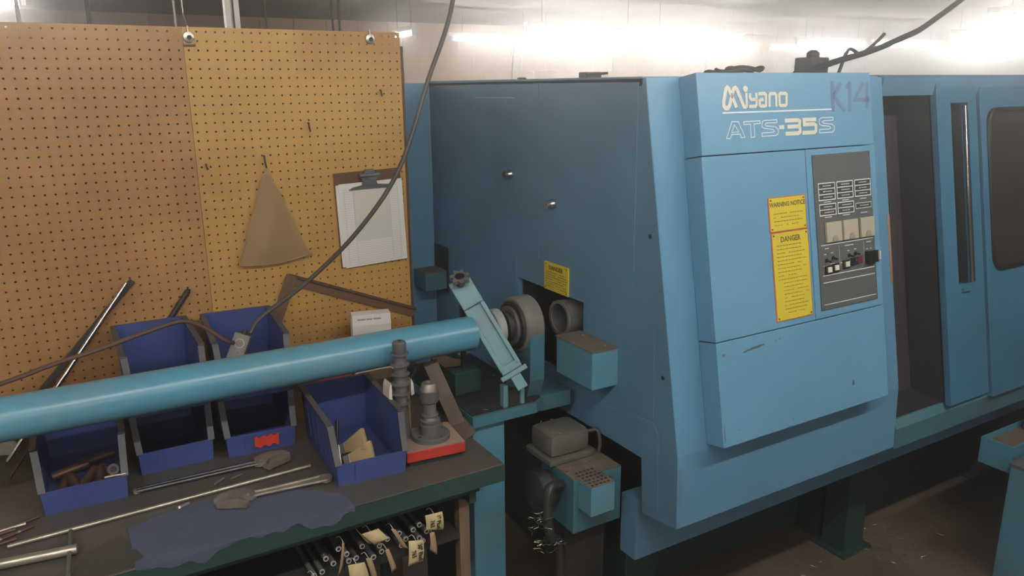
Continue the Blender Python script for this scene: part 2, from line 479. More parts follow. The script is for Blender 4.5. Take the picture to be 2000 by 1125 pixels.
# ================================================================== PEGBOARD
pb = thing('pegboard', 'amber perforated hardboard panel standing behind the workbench', 'pegboard', (0.3, 2.45, 0.86))
def peg_panel(x0, x1, z0, z1, y, th, m):
    p = 0.0254; nx = int(round((x1 - x0) / p)); nz = int(round((z1 - z0) / p))
    px, pz = (x1 - x0) / nx, (z1 - z0) / nz
    g = G(); bm = g.bm
    lat = {}
    def vert(i, k, yy):                       # half-step lattice
        key = (i, k, yy)
        if key not in lat: lat[key] = bm.verts.new((x0 + i * px / 2, yy, z0 + k * pz / 2))
        return lat[key]
    r = 0.0030
    for i in range(nx):
        for k in range(nz):
            cx, cz = x0 + (i + .5) * px, z0 + (k + .5) * pz
            ring = [(0, 0), (1, 0), (2, 0), (2, 1), (2, 2), (1, 2), (0, 2), (0, 1)]
            outer = [vert(2 * i + a, 2 * k + b, y) for a, b in ring]
            inner, back = [], []
            for a, b in ring:
                d = V((a - 1, b - 1)).normalized()
                inner.append(bm.verts.new((cx + d.x * r, y, cz + d.y * r)))
                back.append(bm.verts.new((cx + d.x * r, y + th, cz + d.y * r)))
            for q in range(8):
                w = (q + 1) % 8
                bm.faces.new((outer[q], outer[w], inner[w], inner[q]))
                bm.faces.new((inner[q], inner[w], back[w], back[q]))
    # outer rim
    for a, b in (((x0, z0), (x1, z0)), ((x1, z0), (x1, z1)), ((x1, z1), (x0, z1)), ((x0, z1), (x0, z0))):
        g.poly([(a[0], y, a[1]), (b[0], y, b[1]), (b[0], y + th, b[1]), (a[0], y + th, a[1])])
    o = obj('perforated_panel', g, m, pb)
    return o
peg_panel(-.472, 0.364, .9, 2.0176, 2.445, .005, M_PEGL)
peg_panel(.365, 1.022, .9, 2.0176, 2.445, .005, M_PEG)
obj('backing_board', G().box(-.5, 1.036, 2.456, 2.468, .86, 1.976), M_PEGBACK, pb)
obj('post', G().box(-.45, -.40, 2.468, 2.52, 0, 1.9).box(.9, .95, 2.468, 2.52, 0, 1.9), M_WOOD, pb)

# things hung on it
def bulldog(x, z, lever, label):
    t = thing('bulldog_clip', label, 'clip', (x, 2.44, z))
    obj('round_body', G().lathe([(.0145, 0), (.016, .003), (.0145, .007), (.006, .009)], (x, 2.445, z), (0, -1, 0)), M_STEEL, t, True)
    obj('hole_rim', G().lathe([(.0065, 0), (.0065, .003)], (x + .001, 2.436, z - .001), (0, -1, 0), 16), M_DARK, t, True)
    obj('neck', G().tube([(x, 2.44, z + .012), (x, 2.442, z + .03)], .0022, 8), M_STEEL, t)
    if lever:
        obj('lever', G().tube([(x - .016, 2.437, z - .021), (x + .016, 2.437, z - .021)], .0032, 8), M_STEEL, t)
    return t
bulldog(.380, 1.990, True, 'round steel clip hung by a wire at the middle of the pegboard top')
bulldog(.920, 1.996, False, 'round steel clip near the right top corner of the pegboard')
tag(obj('hanging_wire', G().tube([(.380, 2.447, 2.02), (.384, 2.52, 2.06), (.40, 2.6, CEIL_Z)], .002, 6), M_GALV), 'thin pale wire rising from the middle clip to the ceiling', 'wire')

def peg_hook(x, z, L, label, m=M_DARK):
    tag(obj('peg_hook', G().tube(smooth_path([(x, 2.448, z), (x, 2.435, z), (x - .001, 2.430, z - L * .4), (x + .003, 2.433, z - L)]), .0024, 6), m), label, 'hook')
peg_hook(.945, 1.838, .018, 'small dark hook in the pegboard below its right clip')
peg_hook(.559, 1.647, .035, 'hook from which the plastic bag hangs')
peg_hook(.390, 1.632, .014, 'small dark hook at the seam of the pegboard left of the bag')
peg_hook(.703, 1.742, .026, 'thin dark hook above and right of the plastic bag')

# translucent bag hanging by its corner
g = G(); bm = g.bm
apex, bl_, br_ = V((.5585, 2.432, 1.614)), V((.452, 2.428, 1.322)), V((.676, 2.428, 1.334))
N = 14; rows = []
for side in (0, 1):
    rr = []
    for i in range(N + 1):
        t = i / N; row = []
        for k in range(N + 1):
            s = k / N
            p = apex.lerp(bl_.lerp(br_, s), t)
            p.x += .006 * math.sin(t * 5) * (s - .5)
            p.z -= .012 * math.sin(math.pi * s) * t
            puff = .014 * t * math.sin(math.pi * s) * (1 if t < .8 else (1 - t) / .2 + .15) + .0035 * math.sin(9 * s + 6 * t) * math.sin(math.pi * s) * t
            p.y += -.004 - (puff if side == 0 else -.002 * t)
            row.append(bm.verts.new(p))
        rr.append(row)
    rows.append(rr)
    for i in range(N):
        for k in range(N):
            a, b, c, d = rr[i][k], rr[i][k + 1], rr[i + 1][k + 1], rr[i + 1][k]
            bm.faces.new((a, b, c, d))
bg = thing('plastic_bag', 'translucent greyish triangular plastic bag hanging from a hook on the pegboard', 'plastic bag', tuple(apex))
obj('film', g, M_BAG, bg, True)
obj('seam', G().tube([tuple(apex.lerp(bl_, t) + V((-.001, -.006, -.012 * 0))) for t in (0, .5, 1)], .0016, 6), M_BAG, bg)
obj('bottom_hem', G().tube([tuple(bl_.lerp(br_, s) + V((0, -.007, -.012 * math.sin(math.pi * s)))) for s in [k / 8 for k in range(9)]], .0022, 6), M_BAG, bg)

# clipboard
cb = thing('clipboard', 'dark clipboard holding white ruled sheets, hung on the pegboard', 'clipboard', (.885, 2.43, 1.58))
def CBP(u, v, d):          # board coordinates: u 0..1 across, v 0..1 up
    tl, tr, bl2, br2 = V((.770, 2.440, 1.581)), V((.999, 2.440, 1.588)), V((.779, 2.440, 1.272)), V((1.008, 2.440, 1.282))
    p = bl2.lerp(br2, u).lerp(tl.lerp(tr, u), v); p.y -= d; return p
def cbq(g, u0, u1, v0, v1, d0, d1, bev=0.0):
    return g.hexa([CBP(u0, v0, d0), CBP(u1, v0, d0), CBP(u1, v0, d1), CBP(u0, v0, d1), CBP(u0, v1, d0), CBP(u1, v1, d0), CBP(u1, v1, d1), CBP(u0, v1, d1)], bev)
obj('board', cbq(G(), 0, 1, 0, 1, 0, .004, .0015), M_PEGBACK, cb)
obj('lower_sheet', cbq(G(), .01, .985, .0, .875, .0045, .0055), M_PAPER, cb)
sh = obj('ruled_sheet', cbq(G(), .055, 1.01, -.015, .885, .006, .0068), M_PAPER, cb)
g = G()
for k in range(34):
    v = .01 + k * .0245
    if .25 < v < .72 and True:
        cbq(g, .08, .25, v, v + .0016, .0069, .0070)
        cbq(g, .80, .93, v, v + .0016, .0069, .0070)
    else:
        cbq(g, .08, .93, v, v + .0016, .0069, .0070)
for u in (.12, .25, .80, .93):
    cbq(g, u, u + .003, .01, .83, .0069, .0070)
obj('printed_rules', g, M_PRINT, sh)
obj('middle_note', cbq(G(), .255, .80, .255, .80, .0072, .0078), mat('thin_grey_note', (206, 206, 196), 0.8, var=.03), cb)
obj('top_note', cbq(G(), .26, .73, .47, .82, .0082, .0092), M_NOTE, cb)
g = G()
g.prism([CBP(.19, .815, .010), CBP(.80, .805, .010), CBP(.83, .838, .010), CBP(.62, .855, .012), CBP(.60, .90, .014), CBP(.66, .94, .014), CBP(.36, .94, .014), CBP(.40, .90, .014), CBP(.39, .855, .012), CBP(.25, .84, .010)], (0, -.003, 0))
clip = obj('clip', g, M_GUNMETAL, cb)
obj('clip_spring', G().tube([tuple(CBP(.36, .955, .016)), tuple(CBP(.66, .955, .016))], .007, 10), M_GUNMETAL, clip, True)
obj('clip_tab', G().prism([CBP(.42, .96, .012), CBP(.60, .96, .012), CBP(.57, 1.02, .012), CBP(.45, 1.02, .012)], (0, -.006, 0)), M_GUNMETAL, clip)

# bent angle leaning on the board behind the bins
an = thing('steel_angle', 'brown bent steel angle leaning on the pegboard below the clipboard', 'steel angle', (.61, 2.43, 1.26))
def flat_bar(g, a, b, w, th, nrm):
    a, b = V(a), V(b); d = (b - a).normalized(); n = V(nrm).normalized(); s = d.cross(n).normalized()
    n = s.cross(d).normalized()
    P = []
    for zz in (0, th):
        P += [a - s * w / 2 + n * zz, b - s * w / 2 + n * zz, b + s * w / 2 + n * zz, a + s * w / 2 + n * zz]
    return g.hexa(P, min(w, th) * .15)
obj('long_leg', flat_bar(G(), (.600, 2.440, 1.255), (1.03, 2.440, 1.078), .032, .004, (0, -1, 0)), M_BROWNBAR, an)
obj('long_leg_flange', flat_bar(G(), (.603, 2.437, 1.268), (1.035, 2.437, 1.090), .014, .003, (.3, -.5, .8)), M_STRAP, an)
obj('short_leg', flat_bar(G(), (.612, 2.434, 1.268), (.518, 2.434, 1.05), .036, .004, (0, -1, 0)), M_BROWNBAR, an)
# ================================================================== BENCH
BZ = 0.88
be = thing('workbench', 'long dark topped workbench with green steel apron, cluttered with blue bins', 'workbench', (0.2, 2.0, 0))
obj('bench_top', G().box(-1.2, .925, 1.625, 2.42, .832, BZ, .003), M_BENCH, be)
obj('edge_band', G().box(-1.2, .9245, 1.6205, 1.6245, .832, .878), M_GREEN, be)
obj('apron', G().box(-1.2, .86, 1.645, 1.665, .808, .8315), M_GREEN, be)
obj('end_rail', G().box(.84, .86, 1.666, 2.4, .765, .8315), M_GREEN, be)
obj('shelf', G().box(-1.2, .82, 1.69, 2.38, .655, .672), M_DARK, be)
for x in (.825, -.5):
    obj('leg', G().box(x, x + .03, 1.70, 1.73, 0, .764), M_WOOD, be)
    obj('leg', G().box(x, x + .03, 2.34, 2.37, 0, .764), M_GREEN, be)
obj('lower_panel', G().box(-1.2, .80, 2.36, 2.375, .05, .654), M_GREEN, be)

# cloth on the front of the bench
g = G(); bm = g.bm
nx, ny = 36, 14; grid = []
for i in range(nx + 1):
    s = i / nx; col = []
    x = .035 + s * .475
    back = 1.80 + .035 * math.sin(s * 4.2) - (.08 * max(0, s - .75) / .25)
    front = 1.6195
    drop = .012 + .012 * math.sin(s * 9) + .008 * math.sin(s * 23 + 1) + .006 * math.sin(s * 51)
    if s < .12: drop -= .03 * (1 - s / .12)
    drop = max(0, drop)
    for k in range(ny + 1):
        t = k / ny
        if k < ny - 2:
            y = back + (front - back) * t / ((ny - 2) / ny); z = BZ + .0022 + .0018 * math.sin(14 * x + 40 * y) * math.sin(31 * x)
            z = max(z, BZ + .0012)
        else:
            y = front - .0012; z = BZ - drop * (k - ny + 2) / 2 + .0005
        col.append(bm.verts.new((x, y, z)))
    grid.append(col)
for i in range(nx):
    for k in range(ny):
        bm.faces.new((grid[i][k], grid[i + 1][k], grid[i + 1][k + 1], grid[i][k + 1]))
tag(obj('shop_cloth', g, M_MAT, None, True), 'greyish blue shop cloth lying along the front edge of the bench', 'cloth')
tag(obj('dark_sheet', G().prism([(-.10, 1.630, BZ + .0006), (.03, 1.628, BZ + .0006), (.055, 1.66, BZ + .0006), (.02, 1.78, BZ + .0006), (-.05, 1.74, BZ + .0006)], (0, 0, .0008)), mat('dark_oily_paper', (64, 58, 54), .7)),
    'dark oily paper sheet left of the blue cloth', 'paper')

# ------------------------------------------------------------------ bins
BW, BWT, BL, BH, LIP = .176, .192, .335, .155, .062
def make_bin(label):
    t = thing('storage_bin', label, 'bin', (0, 0, 0), group='blue stacking bins on the bench', local=True)
    w0, w1, th = BW / 2, BWT / 2, .004
    def X(z, sgn): return sgn * (w0 + (w1 - w0) * z / BH)
    shell = G()
    shell.box(-w0, w0, 0, BL, 0, th)
    # back wall
    shell.hexa([(-w0, BL - th, th), (w0, BL - th, th), (w0, BL, th), (-w0, BL, th), (-w1, BL - th, BH), (w1, BL - th, BH), (w1, BL, BH), (-w1, BL, BH)])
    for sg in (-1, 1):
        prof = [(0.0, th), (BL - th, th), (BL - th, BH), (.028, BH), (.010, LIP * 1.6), (-.006, LIP)]
        pts = [(X(z, sg), y, z) for y, z in prof]
        shell.prism(pts, (-sg * th, 0, 0))
        for k in range(4):       # pressed ribs outside
            y = .10 + k * .055
            shell.hexa([(X(.03, sg), y, .03), (X(.03, sg) + sg * .002, y, .03), (X(.03, sg) + sg * .002, y + .012, .03), (X(.03, sg), y + .012, .03),
                        (X(.12, sg), y, .12), (X(.12, sg) + sg * .002, y, .12), (X(.12, sg) + sg * .002, y + .012, .12), (X(.12, sg), y + .012, .12)])
    obj('shell', shell, M_BIN, t)
    fr = G()
    a, b = X(0, 1), X(LIP, 1)
    fr.hexa([(-a, 0, 0), (a, 0, 0), (a, th, 0), (-a, th, 0), (-b, -.008, LIP), (b, -.008, LIP), (b, -.004, LIP), (-b, -.004, LIP)])
    front = obj('front_lip', fr, M_BIN, t)
    obj('label_slot', G().hexa([(-.045, -.0035, .012), (.03, -.0035, .012), (.03, -.001, .012), (-.045, -.001, .012), (-.045, -.0098, .056), (.03, -.0098, .056), (.03, -.006, .056), (-.045, -.006, .056)]), M_BIN, front)
    for sg in (-1, 1):
        rim = G()
        path = [(BL, BH), (.030, BH), (.010, LIP * 1.6), (-.008, LIP)]
        lo, hi = -.010, .006
        for (y0, z0), (y1, z1) in zip(path, path[1:]):
            xa, xb = X(z0, sg), X(z1, sg)
            if z0 == z1:
                rim.hexa([(xa - sg * .009, y1, z1 - .003), (xa + sg * .006, y1, z1 - .003), (xa + sg * .006, y0, z0 - .003), (xa - sg * .009, y0, z0 - .003),
                          (xa - sg * .009, y1, z1 + .003), (xa + sg * .006, y1, z1 + .003), (xa + sg * .006, y0, z0 + .003), (xa - sg * .009, y0, z0 + .003)])
            else:
                rim.hexa([(xb - sg * .012, y1 - .004, z1), (xb + sg * .004, y1 - .004, z1), (xb + sg * .004, y1 + .004, z1), (xb - sg * .012, y1 + .004, z1),
                          (xa - sg * .012, y0 - .004, z0), (xa + sg * .004, y0 - .004, z0), (xa + sg * .004, y0 + .004, z0), (xa - sg * .012, y0 + .004, z0)])
        obj('rim', rim, M_BINRIM, t)
    obj('back_rim', G().box(-w1, w1, BL - .006, BL + .004, BH - .004, BH + .003), M_BIN, t)
    return t
bin1 = make_bin('leftmost blue bin on the bench, holding brown rods with a ring on its lip')
bin1.location = (-.038, 1.960, BZ); bin1.rotation_euler = (0, 0, math.radians(-1.5))
bin2 = dup(bin1, (.179, 2.058, BZ), 0, 'dark lower bin of the left stack, right of the leftmost bin')
bin3 = dup(bin1, (.392, 2.034, BZ), math.radians(-4), 'lower bin of the right stack with a red sticker on its lip')
up2 = dup(bin1, (.180, 2.058, BZ + BH + .004), 0, 'upper blue bin of the left stack, behind the teal tube')
up3 = dup(bin1, (.396, 2.046, BZ + BH + .004), math.radians(-4), 'upper blue bin of the right stack with the grey switch box at it')
bin4 = dup(bin1, (.596, 1.728, BZ), math.radians(-3), 'front blue bin at the right holding two tan brushes')
# sticker on bin3's lip (a part of that bin)
g = G()
for (x0, x1, z0, z1) in ((-.02, .045, .018, .05),):
    n = 10
    top = [(x0 + (x1 - x0) * k / n, z1 + .004 * math.sin(k * 2.1)) for k in range(n + 1)]
    bot = [(x0 + (x1 - x0) * k / n, z0 + .004 * math.sin(k * 1.7 + 1)) for k in range(n + 1)]
    for k in range(n):
        q = [bot[k], bot[k + 1], top[k + 1], top[k]]
        g.poly([(x, -.008 * z / LIP - .0035 - .0028, z) for x, z in q])
st = obj('red_sticker', g, M_REDDOT)
st.parent = bin3; st['label'] = 'red orange sticker'

def rod_thing(name, a, b, r, m, label, cat, group=None, n=12):
    return tag(obj(name, G().tube([a, b], r, n), m, None, True), label, cat, group)

# what lies in the bins
th0 = BZ + .0045
brown = [(-.085, 2.05, .012, .3), (-.06, 2.04, .014, -.2), (-.03, 2.06, .013, .5), (-.002, 2.055, .012, .1), (.02, 2.07, .011, -.4), (-.064, 2.14, .012, 1.4), (.0, 2.18, .012, 1.5)]
for i, (x, y, r, a) in enumerate(brown):
    dx, dy = math.sin(a) * .045, math.cos(a) * .045
    tag(obj('brown_bushing', G().lathe([(r * .6, 0), (r, .0), (r, .085), (r * .6, .085), (r * .6, .07)], (x - dx, y - dy, th0 + r), (dx, dy, .006), 14), M_COPPER, None, True),
        ['first', 'second', 'third', 'fourth', 'fifth', 'rear left', 'rear right'][i] + ' rusty brown sleeve from the left in the leftmost bin', 'bushing', 'brown sleeves in the leftmost bin')
g = G().lathe([(.0075, -.006), (.0135, -.006), (.0135, .006), (.0075, .006)], (.028, 1.966, BZ + .0775), (-.25, -.95, .3), 20)
for e in []: pass
rg = thing('steel_ring', 'shiny steel ring balanced on the lip of the leftmost bin', 'ring', (.028, 1.966, BZ + .064))
obj('ring_body', g, M_CHROME, rg, True)
obj('ring_bore', G().lathe([(.0072, 0), (.0072, .0135)], (.028 + .0017, 1.966 + .0064, BZ + .0775 - .002), (-.25, -.95, .3), 16), M_BLACK, rg, True)
rod_thing('steel_pin', (.006, 1.954, BZ + .0665), (.052, 1.948, BZ + .0665), .0028, M_STEEL, 'thin steel pin under the ring on the bin lip', 'pin')
g = G().lathe([(.008, 0), (.014, 0), (.014, .012), (.008, .012)], (.155, 2.09, th0), (0, 0, 1), 6)
tag(obj('hex_nut', g, M_GUNMETAL), 'dark hexagon nut inside the lower bin of the left stack', 'nut')
rod_thing('small_screw', (.375, 2.075, th0), (.375, 2.075, th0 + .03), .004, M_STEEL, 'small pale screw standing in the bin with the red sticker', 'screw')
tag(obj('brown_block', G().box(.20, .235, 2.16, 2.19, BZ + BH + .009, BZ + BH + .055, .008), M_COPPER), 'reddish brown lump inside the upper bin of the left stack', 'metal part')

def brush(p, d, label):
    p, d = V(p), V(d).normalized()
    t = thing('paint_brush', label, 'brush', tuple(p))
    side = d.cross(V((-.30, -.70, .60))).normalized(); up = side.cross(d).normalized()
    def sec(o, w, h): return [o - side * w - up * h, o + side * w - up * h, o + side * w + up * h, o - side * w + up * h]
    obj('bristles', G().hexa(sec(p + d * .053, .014, .006) + sec(p + d * .118, .030, .008), .003), M_BRISTLE, t)
    obj('ferrule', G().hexa(sec(p + d * .036, .012, .0065) + sec(p + d * .055, .0145, .0068), .002), M_STEEL, t)
    obj('handle', G().tube([p, p + d * .02, p + d * .037], [.005, .008, .007], 10), M_BLKPL, t, True)
    return t
brush((.529, 1.865, th0 + .02), (.055, -.048, .040), 'tan bristle brush lying highest in the front right bin')
brush((.520, 1.825, th0 + .010), (.064, -.036, .026), 'tan bristle brush lying lower in the front right bin')
for i, (a, b, r, m) in enumerate([((.522, 1.742, th0 + .006), (.535, 1.80, th0 + .075), .0035, M_CHROME), ((.53, 1.738, th0 + .005), (.66, 1.76, th0 + .016), .0035, M_CHROME),
                                  ((.560, 1.90, th0 + .006), (.575, 1.93, th0 + .085), .005, M_BLKPL), ((.535, 1.93, th0 + .006), (.555, 1.96, th0 + .085), .005, M_BLKPL)]):
    rod_thing('small_tool', a, b, r, m, ['thin bright rod standing at the left of the front right bin', 'thin bright rod lying under the brushes', 'black handled tool left of the brushes', 'black handled tool behind the brushes'][i], 'tool')

# ------------------------------------------------------------------ tools and bars on the bench
rod_thing('long_bar', (-.198, 1.849, BZ + .0055), (.478, 1.872, BZ + .0055), .005, M_STEEL, 'long thin steel bar lying along the bench in front of the bins', 'bar')
t = thing('tee_handle', 'bright bar with a cross pin at the bottom left corner of the bench', 'tee handle', (-.1, 1.76, BZ))
obj('bar', G().tube([(-.45, 1.800, BZ + .013), (-.066, 1.746, BZ + .013)], .011, 16), M_STEEL, t, True)
obj('cross_pin', G().tube([(-.076, 1.832, BZ + .0135), (-.086, 1.648, BZ + .0135)], .0046, 12), M_GUNMETAL, t, True)

def wrench(p, ang, L, hw, label, rails, flip=1):
    """adjustable wrench lying flat; p: head centre, ang: direction of the handle"""
    t = thing('adjustable_wrench', label, 'wrench', (p[0], p[1], BZ))
    m = Matrix.Translation((p[0], p[1], BZ + .004)) @ Matrix.Rotation(ang, 4, 'Z')
    f = flip
    head = [(-.062, .006 * f), (-.050, .026 * f), (-.020, .037 * f), (.010, .032 * f), (.030, .016 * f), (.034, -.010 * f), (.022, -.018 * f), (.006, -.020 * f), (-.006, -.002 * f), (-.030, .008 * f), (-.052, .008 * f)]
    if f < 0: head = head[::-1]
    obj('fixed_jaw', G().prism([(x, y, 0) for x, y in head], (0, 0, .012)).xf(m), M_WRENCH, t)
    jaw = [(-.060, -.001 * f), (-.034, .002 * f), (-.010, -.006 * f), (.003, -.022 * f), (.016, -.024 * f), (.004, -.043 * f), (-.012, -.034 * f), (-.036, -.026 * f), (-.058, -.014 * f)]
    if f < 0: jaw = jaw[::-1]
    obj('moving_jaw', G().prism([(x, y - .007 * f, .001) for x, y in jaw], (0, 0, .010)).xf(m), M_WRENCH, t)
    k = G()
    for q in range(5):
        k.lathe([(.0045, 0), (.006, .001), (.0045, .0022)], (.004 + q * .0032, -.010 * f + .008 * f * 0, .0125), (1, 0, 0), 10)
    obj('thumb_screw', k.xf(m), M_STEEL, t, True)
    w0 = hw * .62
    w1 = hw * (1.0 if rails == 1 else .40)
    xs = .024
    obj('handle', G().hexa([(xs, -w0, .002), (L, -w1, .002), (L, w1, .002), (xs, w0, .002), (xs, -w0, .007), (L, -w1, .007), (L, w1, .007), (xs, w0, .007)]).xf(m), M_WRENCH, t)
    for sg in (-1, 1):
        h = G().tube([(xs - .012, sg * w0 * 1.5, .007), (xs + .03, sg * w0, .007), (L, sg * w1, .007)], .0042 if rails == 2 else .0034, 10)
        obj('handle_edge', h.xf(m), M_CHROME if rails == 2 else M_STEEL, t, True)
    obj('handle_end', G().lathe([(w1 + .003, 0), (w1 + .003, .009)], (L, 0, 0), (0, 0, 1), 16).xf(m), M_WRENCH, t)
    return t
wrench((.285, 1.792, 0), math.radians(-4), .205, .014, 'dull adjustable wrench with open jaw lying on the blue cloth', 1, 1)
wrench((.385, 1.954, 0), math.radians(179), .315, .014, 'adjustable wrench with a bright slim handle lying in front of the stacked bins', 2, -1)
for i, (x, y, dx, dy, r) in enumerate([(.150, 1.826, .022, .010, .0055), (.245, 1.905, .024, .018, .0035), (.285, 1.912, .03, .012, .0025)]):
    b = thing('small_bolt', ['small steel bolt beside the long bar near the blue cloth', 'thin small bolt between the long bar and the wrench', 'tiny bright screw near the wrench handle'][i], 'bolt', (x, y, BZ))
    obj('shank', G().tube([(x, y, BZ + r + .001), (x + dx, y + dy, BZ + r + .001)], r * .7, 10), M_STEEL, b, True)
    d = V((dx, dy, 0)).normalized()
    obj('head', G().lathe([(r, 0), (r, r * .9)], (x, y, BZ + r + .001), tuple(-d), 6), M_STEEL, b)
for i, (x, y, a, L, m) in enumerate([(-.215, 1.918, .10, .06, M_COPPER), (-.19, 1.935, .08, .05, M_STEEL), (-.165, 1.948, .18, .05, M_COPPER), (-.21, 1.893, .2, .07, M_STEEL), (-.18, 1.905, .22, .06, M_COPPER), (-.205, 1.873, .1, .045, M_COPPER)]):
    rod_thing('short_rod', (x - L / 2, y - L * a, BZ + .005), (x + L / 2, y + L * a, BZ + .005), .0042, m,
              ['topmost rusty', 'bright second', 'rusty third', 'bright fourth', 'rusty fifth', 'lowest rusty'][i] + ' short rod in the small heap at the left edge of the bench', 'rod', 'short rods heaped at the left edge', 8)

# leaning bars at left
t = thing('chrome_pole', 'thin chrome telescopic pole leaning on the pegboard left of the bins', 'pole', (-.19, 2.235, BZ))
pa, pb_ = V((.137, 2.424, 1.310)), V((-.212, 2.325, BZ + .004))
obj('upper_section', G().tube([pa, pa.lerp(pb_, .10)], .0072, 14), M_CHROME, t, True)
obj('middle_section', G().tube([pa.lerp(pb_, .10), pa.lerp(pb_, .60)], .0062, 14), M_CHROME, t, True)
obj('collar', G().tube([pa.lerp(pb_, .60), pa.lerp(pb_, .635)], .0085, 14), M_STEEL, t, True)
obj('lower_section', G().tube([pa.lerp(pb_, .635), pb_], .0052, 14), M_CHROME, t, True)
tag(obj('dark_bar', flat_bar(G(), (.154, 2.4425, 1.312), (-.25, 2.41, BZ + .010), .016, .009, (0, -1, .0)), M_DARK), 'dark square bar leaning right beside the chrome pole', 'bar')
t = thing('black_tube', 'short dark tube leaning on the pegboard above the left stack of bins', 'tube', (.2, 2.42, 1.2))
obj('outer_tube', G().tube([(.299, 2.431, 1.262), (.20, 2.428, 1.13)], .0085, 12), M_DARK, t, True)
obj('inner_tube', G().tube([(.302, 2.4315, 1.267), (.2985, 2.431, 1.261)], .0055, 12), M_BLACK, t, True)
rod_thing('copper_rod', (-.150, 2.225, .952), (-.204, 2.21, BZ + .003), .0028, M_COPPER, 'thin copper rod leaning left of the leftmost bin', 'rod')

# clear plastic wrap at far left
def crumple(name, c, size, label, seed):
    random.seed(seed)
    g = G(); bmesh.ops.create_icosphere(g.bm, subdivisions=3, radius=1)
    for v in g.bm.verts:
        n = v.co.normalized()
        k = 1 + .22 * math.sin(7 * n.x + seed) * math.sin(6 * n.y + 2) + .16 * math.sin(13 * n.z + 9 * n.x) + random.uniform(-.07, .07)
        v.co = V((c[0] + n.x * size[0] * k, c[1] + n.y * size[1] * k, max(BZ + .001, c[2] + n.z * size[2] * k)))
    return tag(obj(name, g, M_WRAP), label, 'plastic wrap')
crumple('plastic_wrap', (-.27, 2.378, .95), (.085, .020, .085), 'crumpled clear plastic wrap on the bench at the left edge behind the tube', 3)
crumple('plastic_wrap', (-.33, 2.18, .91), (.09, .06, .05), 'crumpled clear plastic wrap at the left edge below the tube', 5)

# boxes behind the tube, right of the bins
t = thing('white_carton', 'tall white cardboard box standing tilted behind the teal tube', 'box', (.82, 2.3, BZ))
mw = Matrix.Translation((.822, 2.31, BZ + .001)) @ Matrix.Rotation(math.radians(-13), 4, 'Z')
obj('carton_body', G().box(-.062, .062, -.025, .025, 0, .262, .002).xf(mw), M_PAPER, t)
obj('side_flap', G().prism([(-.0632, -.025, .0), (-.0632, .022, .0), (-.0632, .022, .255), (-.0632, -.025, .262)], (-.001, 0, 0)).xf(mw), M_NOTE, t)
obj('top_flap', G().prism([(-.06, -.026, .262), (.05, -.026, .262), (.06, -.026, .235), (.062, -.026, .225), (-.062, -.026, .225)], (0, -.0015, 0)).xf(mw), M_PAPER, t)
g = G()
for k, (x0, x1) in enumerate([(-.045, -.02), (-.016, .002), (.006, .03)]):
    g.poly([(x0, -.0279, .245), (x1, -.0279, .244), (x1, -.0279, .249), (x0, -.0279, .250)])
obj('printed_mark', g.xf(mw), M_PRINT, t)
tag(obj('red_tin', G().box(.62, .735, 2.26, 2.36, BZ + .001, BZ + .095, .006), M_RED), 'dark red tin lying behind the front right bin under the tube', 'tin')
tag(obj('brown_carton', G().box(.745, .862, 2.17, 2.255, BZ + .001, BZ + .085, .003), M_CARD), 'small brown carton lying in front of the white box', 'box')
tag(obj('paper_sheet', G().prism([(.715, 2.05, BZ + .001), (.800, 2.04, BZ + .001), (.815, 2.13, BZ + .035), (.735, 2.15, BZ + .035)], (0, .002, .001)), M_PAPER), 'loose white paper behind the threaded holder', 'paper')

# ------------------------------------------------------------------ tool holders
t = thing('flanged_spool', 'tall grey spool with stacked flanges on the back corner of the red block', 'tool holder', (.726, 1.832, BZ))
prof = [(.022, .046), (.022, .055), (.020, .07), (.0185, .09)]
z = .10
fl = [.145, .172, .200, .227, .254, .284]
for f_ in fl:
    prof += [(.0175, f_ - .005), (.0255, f_ - .0025), (.0255, f_ + .0005), (.0175, f_ + .002)]
prof += [(.0185, .288), (.0185, .314), (.016, .317)]
obj('spool_body', G().lathe(prof, (.726, 1.832, BZ), (0, 0, 1), 28), M_GUNMETAL, t, True)
obj('centre_hole', G().lathe([(.005, 0), (.005, .0008)], (.730, 1.838, BZ + .3172), (0, 0, 1), 12), M_BLACK, t)
fk = thing('pale_fork', 'pale forked bracket gripping the flanged spool', 'bracket', (.745, 1.872, BZ))
for sg in (-1, 1):
    q = .726 + sg * .0275
    obj('prong', G().prism([(q, 1.828, BZ + .158), (q + sg * .009, 1.828, BZ + .162), (q + sg * .007, 1.828, BZ + .192), (q + sg * .002, 1.828, BZ + .206), (q, 1.828, BZ + .198)], (0, .0455, 0)), M_NOTE, fk)
obj('lower_piece', G().box(.718, .768, 1.874, 1.882, BZ + .001, BZ + .1615).box(.692, .762, 1.874, 1.882, BZ + .162, BZ + .172), M_CARD, fk)
t = thing('base_block', 'steel block with a worn tan top and red front on the bench corner', 'block', (.785, 1.78, BZ))
mw = Matrix.Translation((.783, 1.785, BZ)) @ Matrix.Rotation(math.radians(-6), 4, 'Z')
obj('lower_piece', G().box(-.075, .072, -.056, .058, 0, .014).xf(mw), M_BLACK, t)  # black slab under the red body stands in for its shadow
obj('red_body', G().box(-.083, .080, -.063, .076, .0145, .043, .002).xf(mw), M_RED, t)
obj('top_plate', G().box(-.082, .079, -.062, .075, .0435, .0455).xf(mw), mat('worn_tan_top', (150, 126, 108), .55, var=.1, stain=(120, 96, 82), stain_amt=.5), t)
t = thing('tool_arbor', 'short grey steel arbor on a drilled round flange standing on the red block', 'tool holder', (.787, 1.785, BZ + .0456))
o = (.787, 1.785, BZ + .0458)
fl = obj('flange', G().lathe([(.052, 0), (.052, .012), (.050, .0135), (.030, .0136)], o, (0, 0, 1), 32), M_GUNMETAL, t, True)
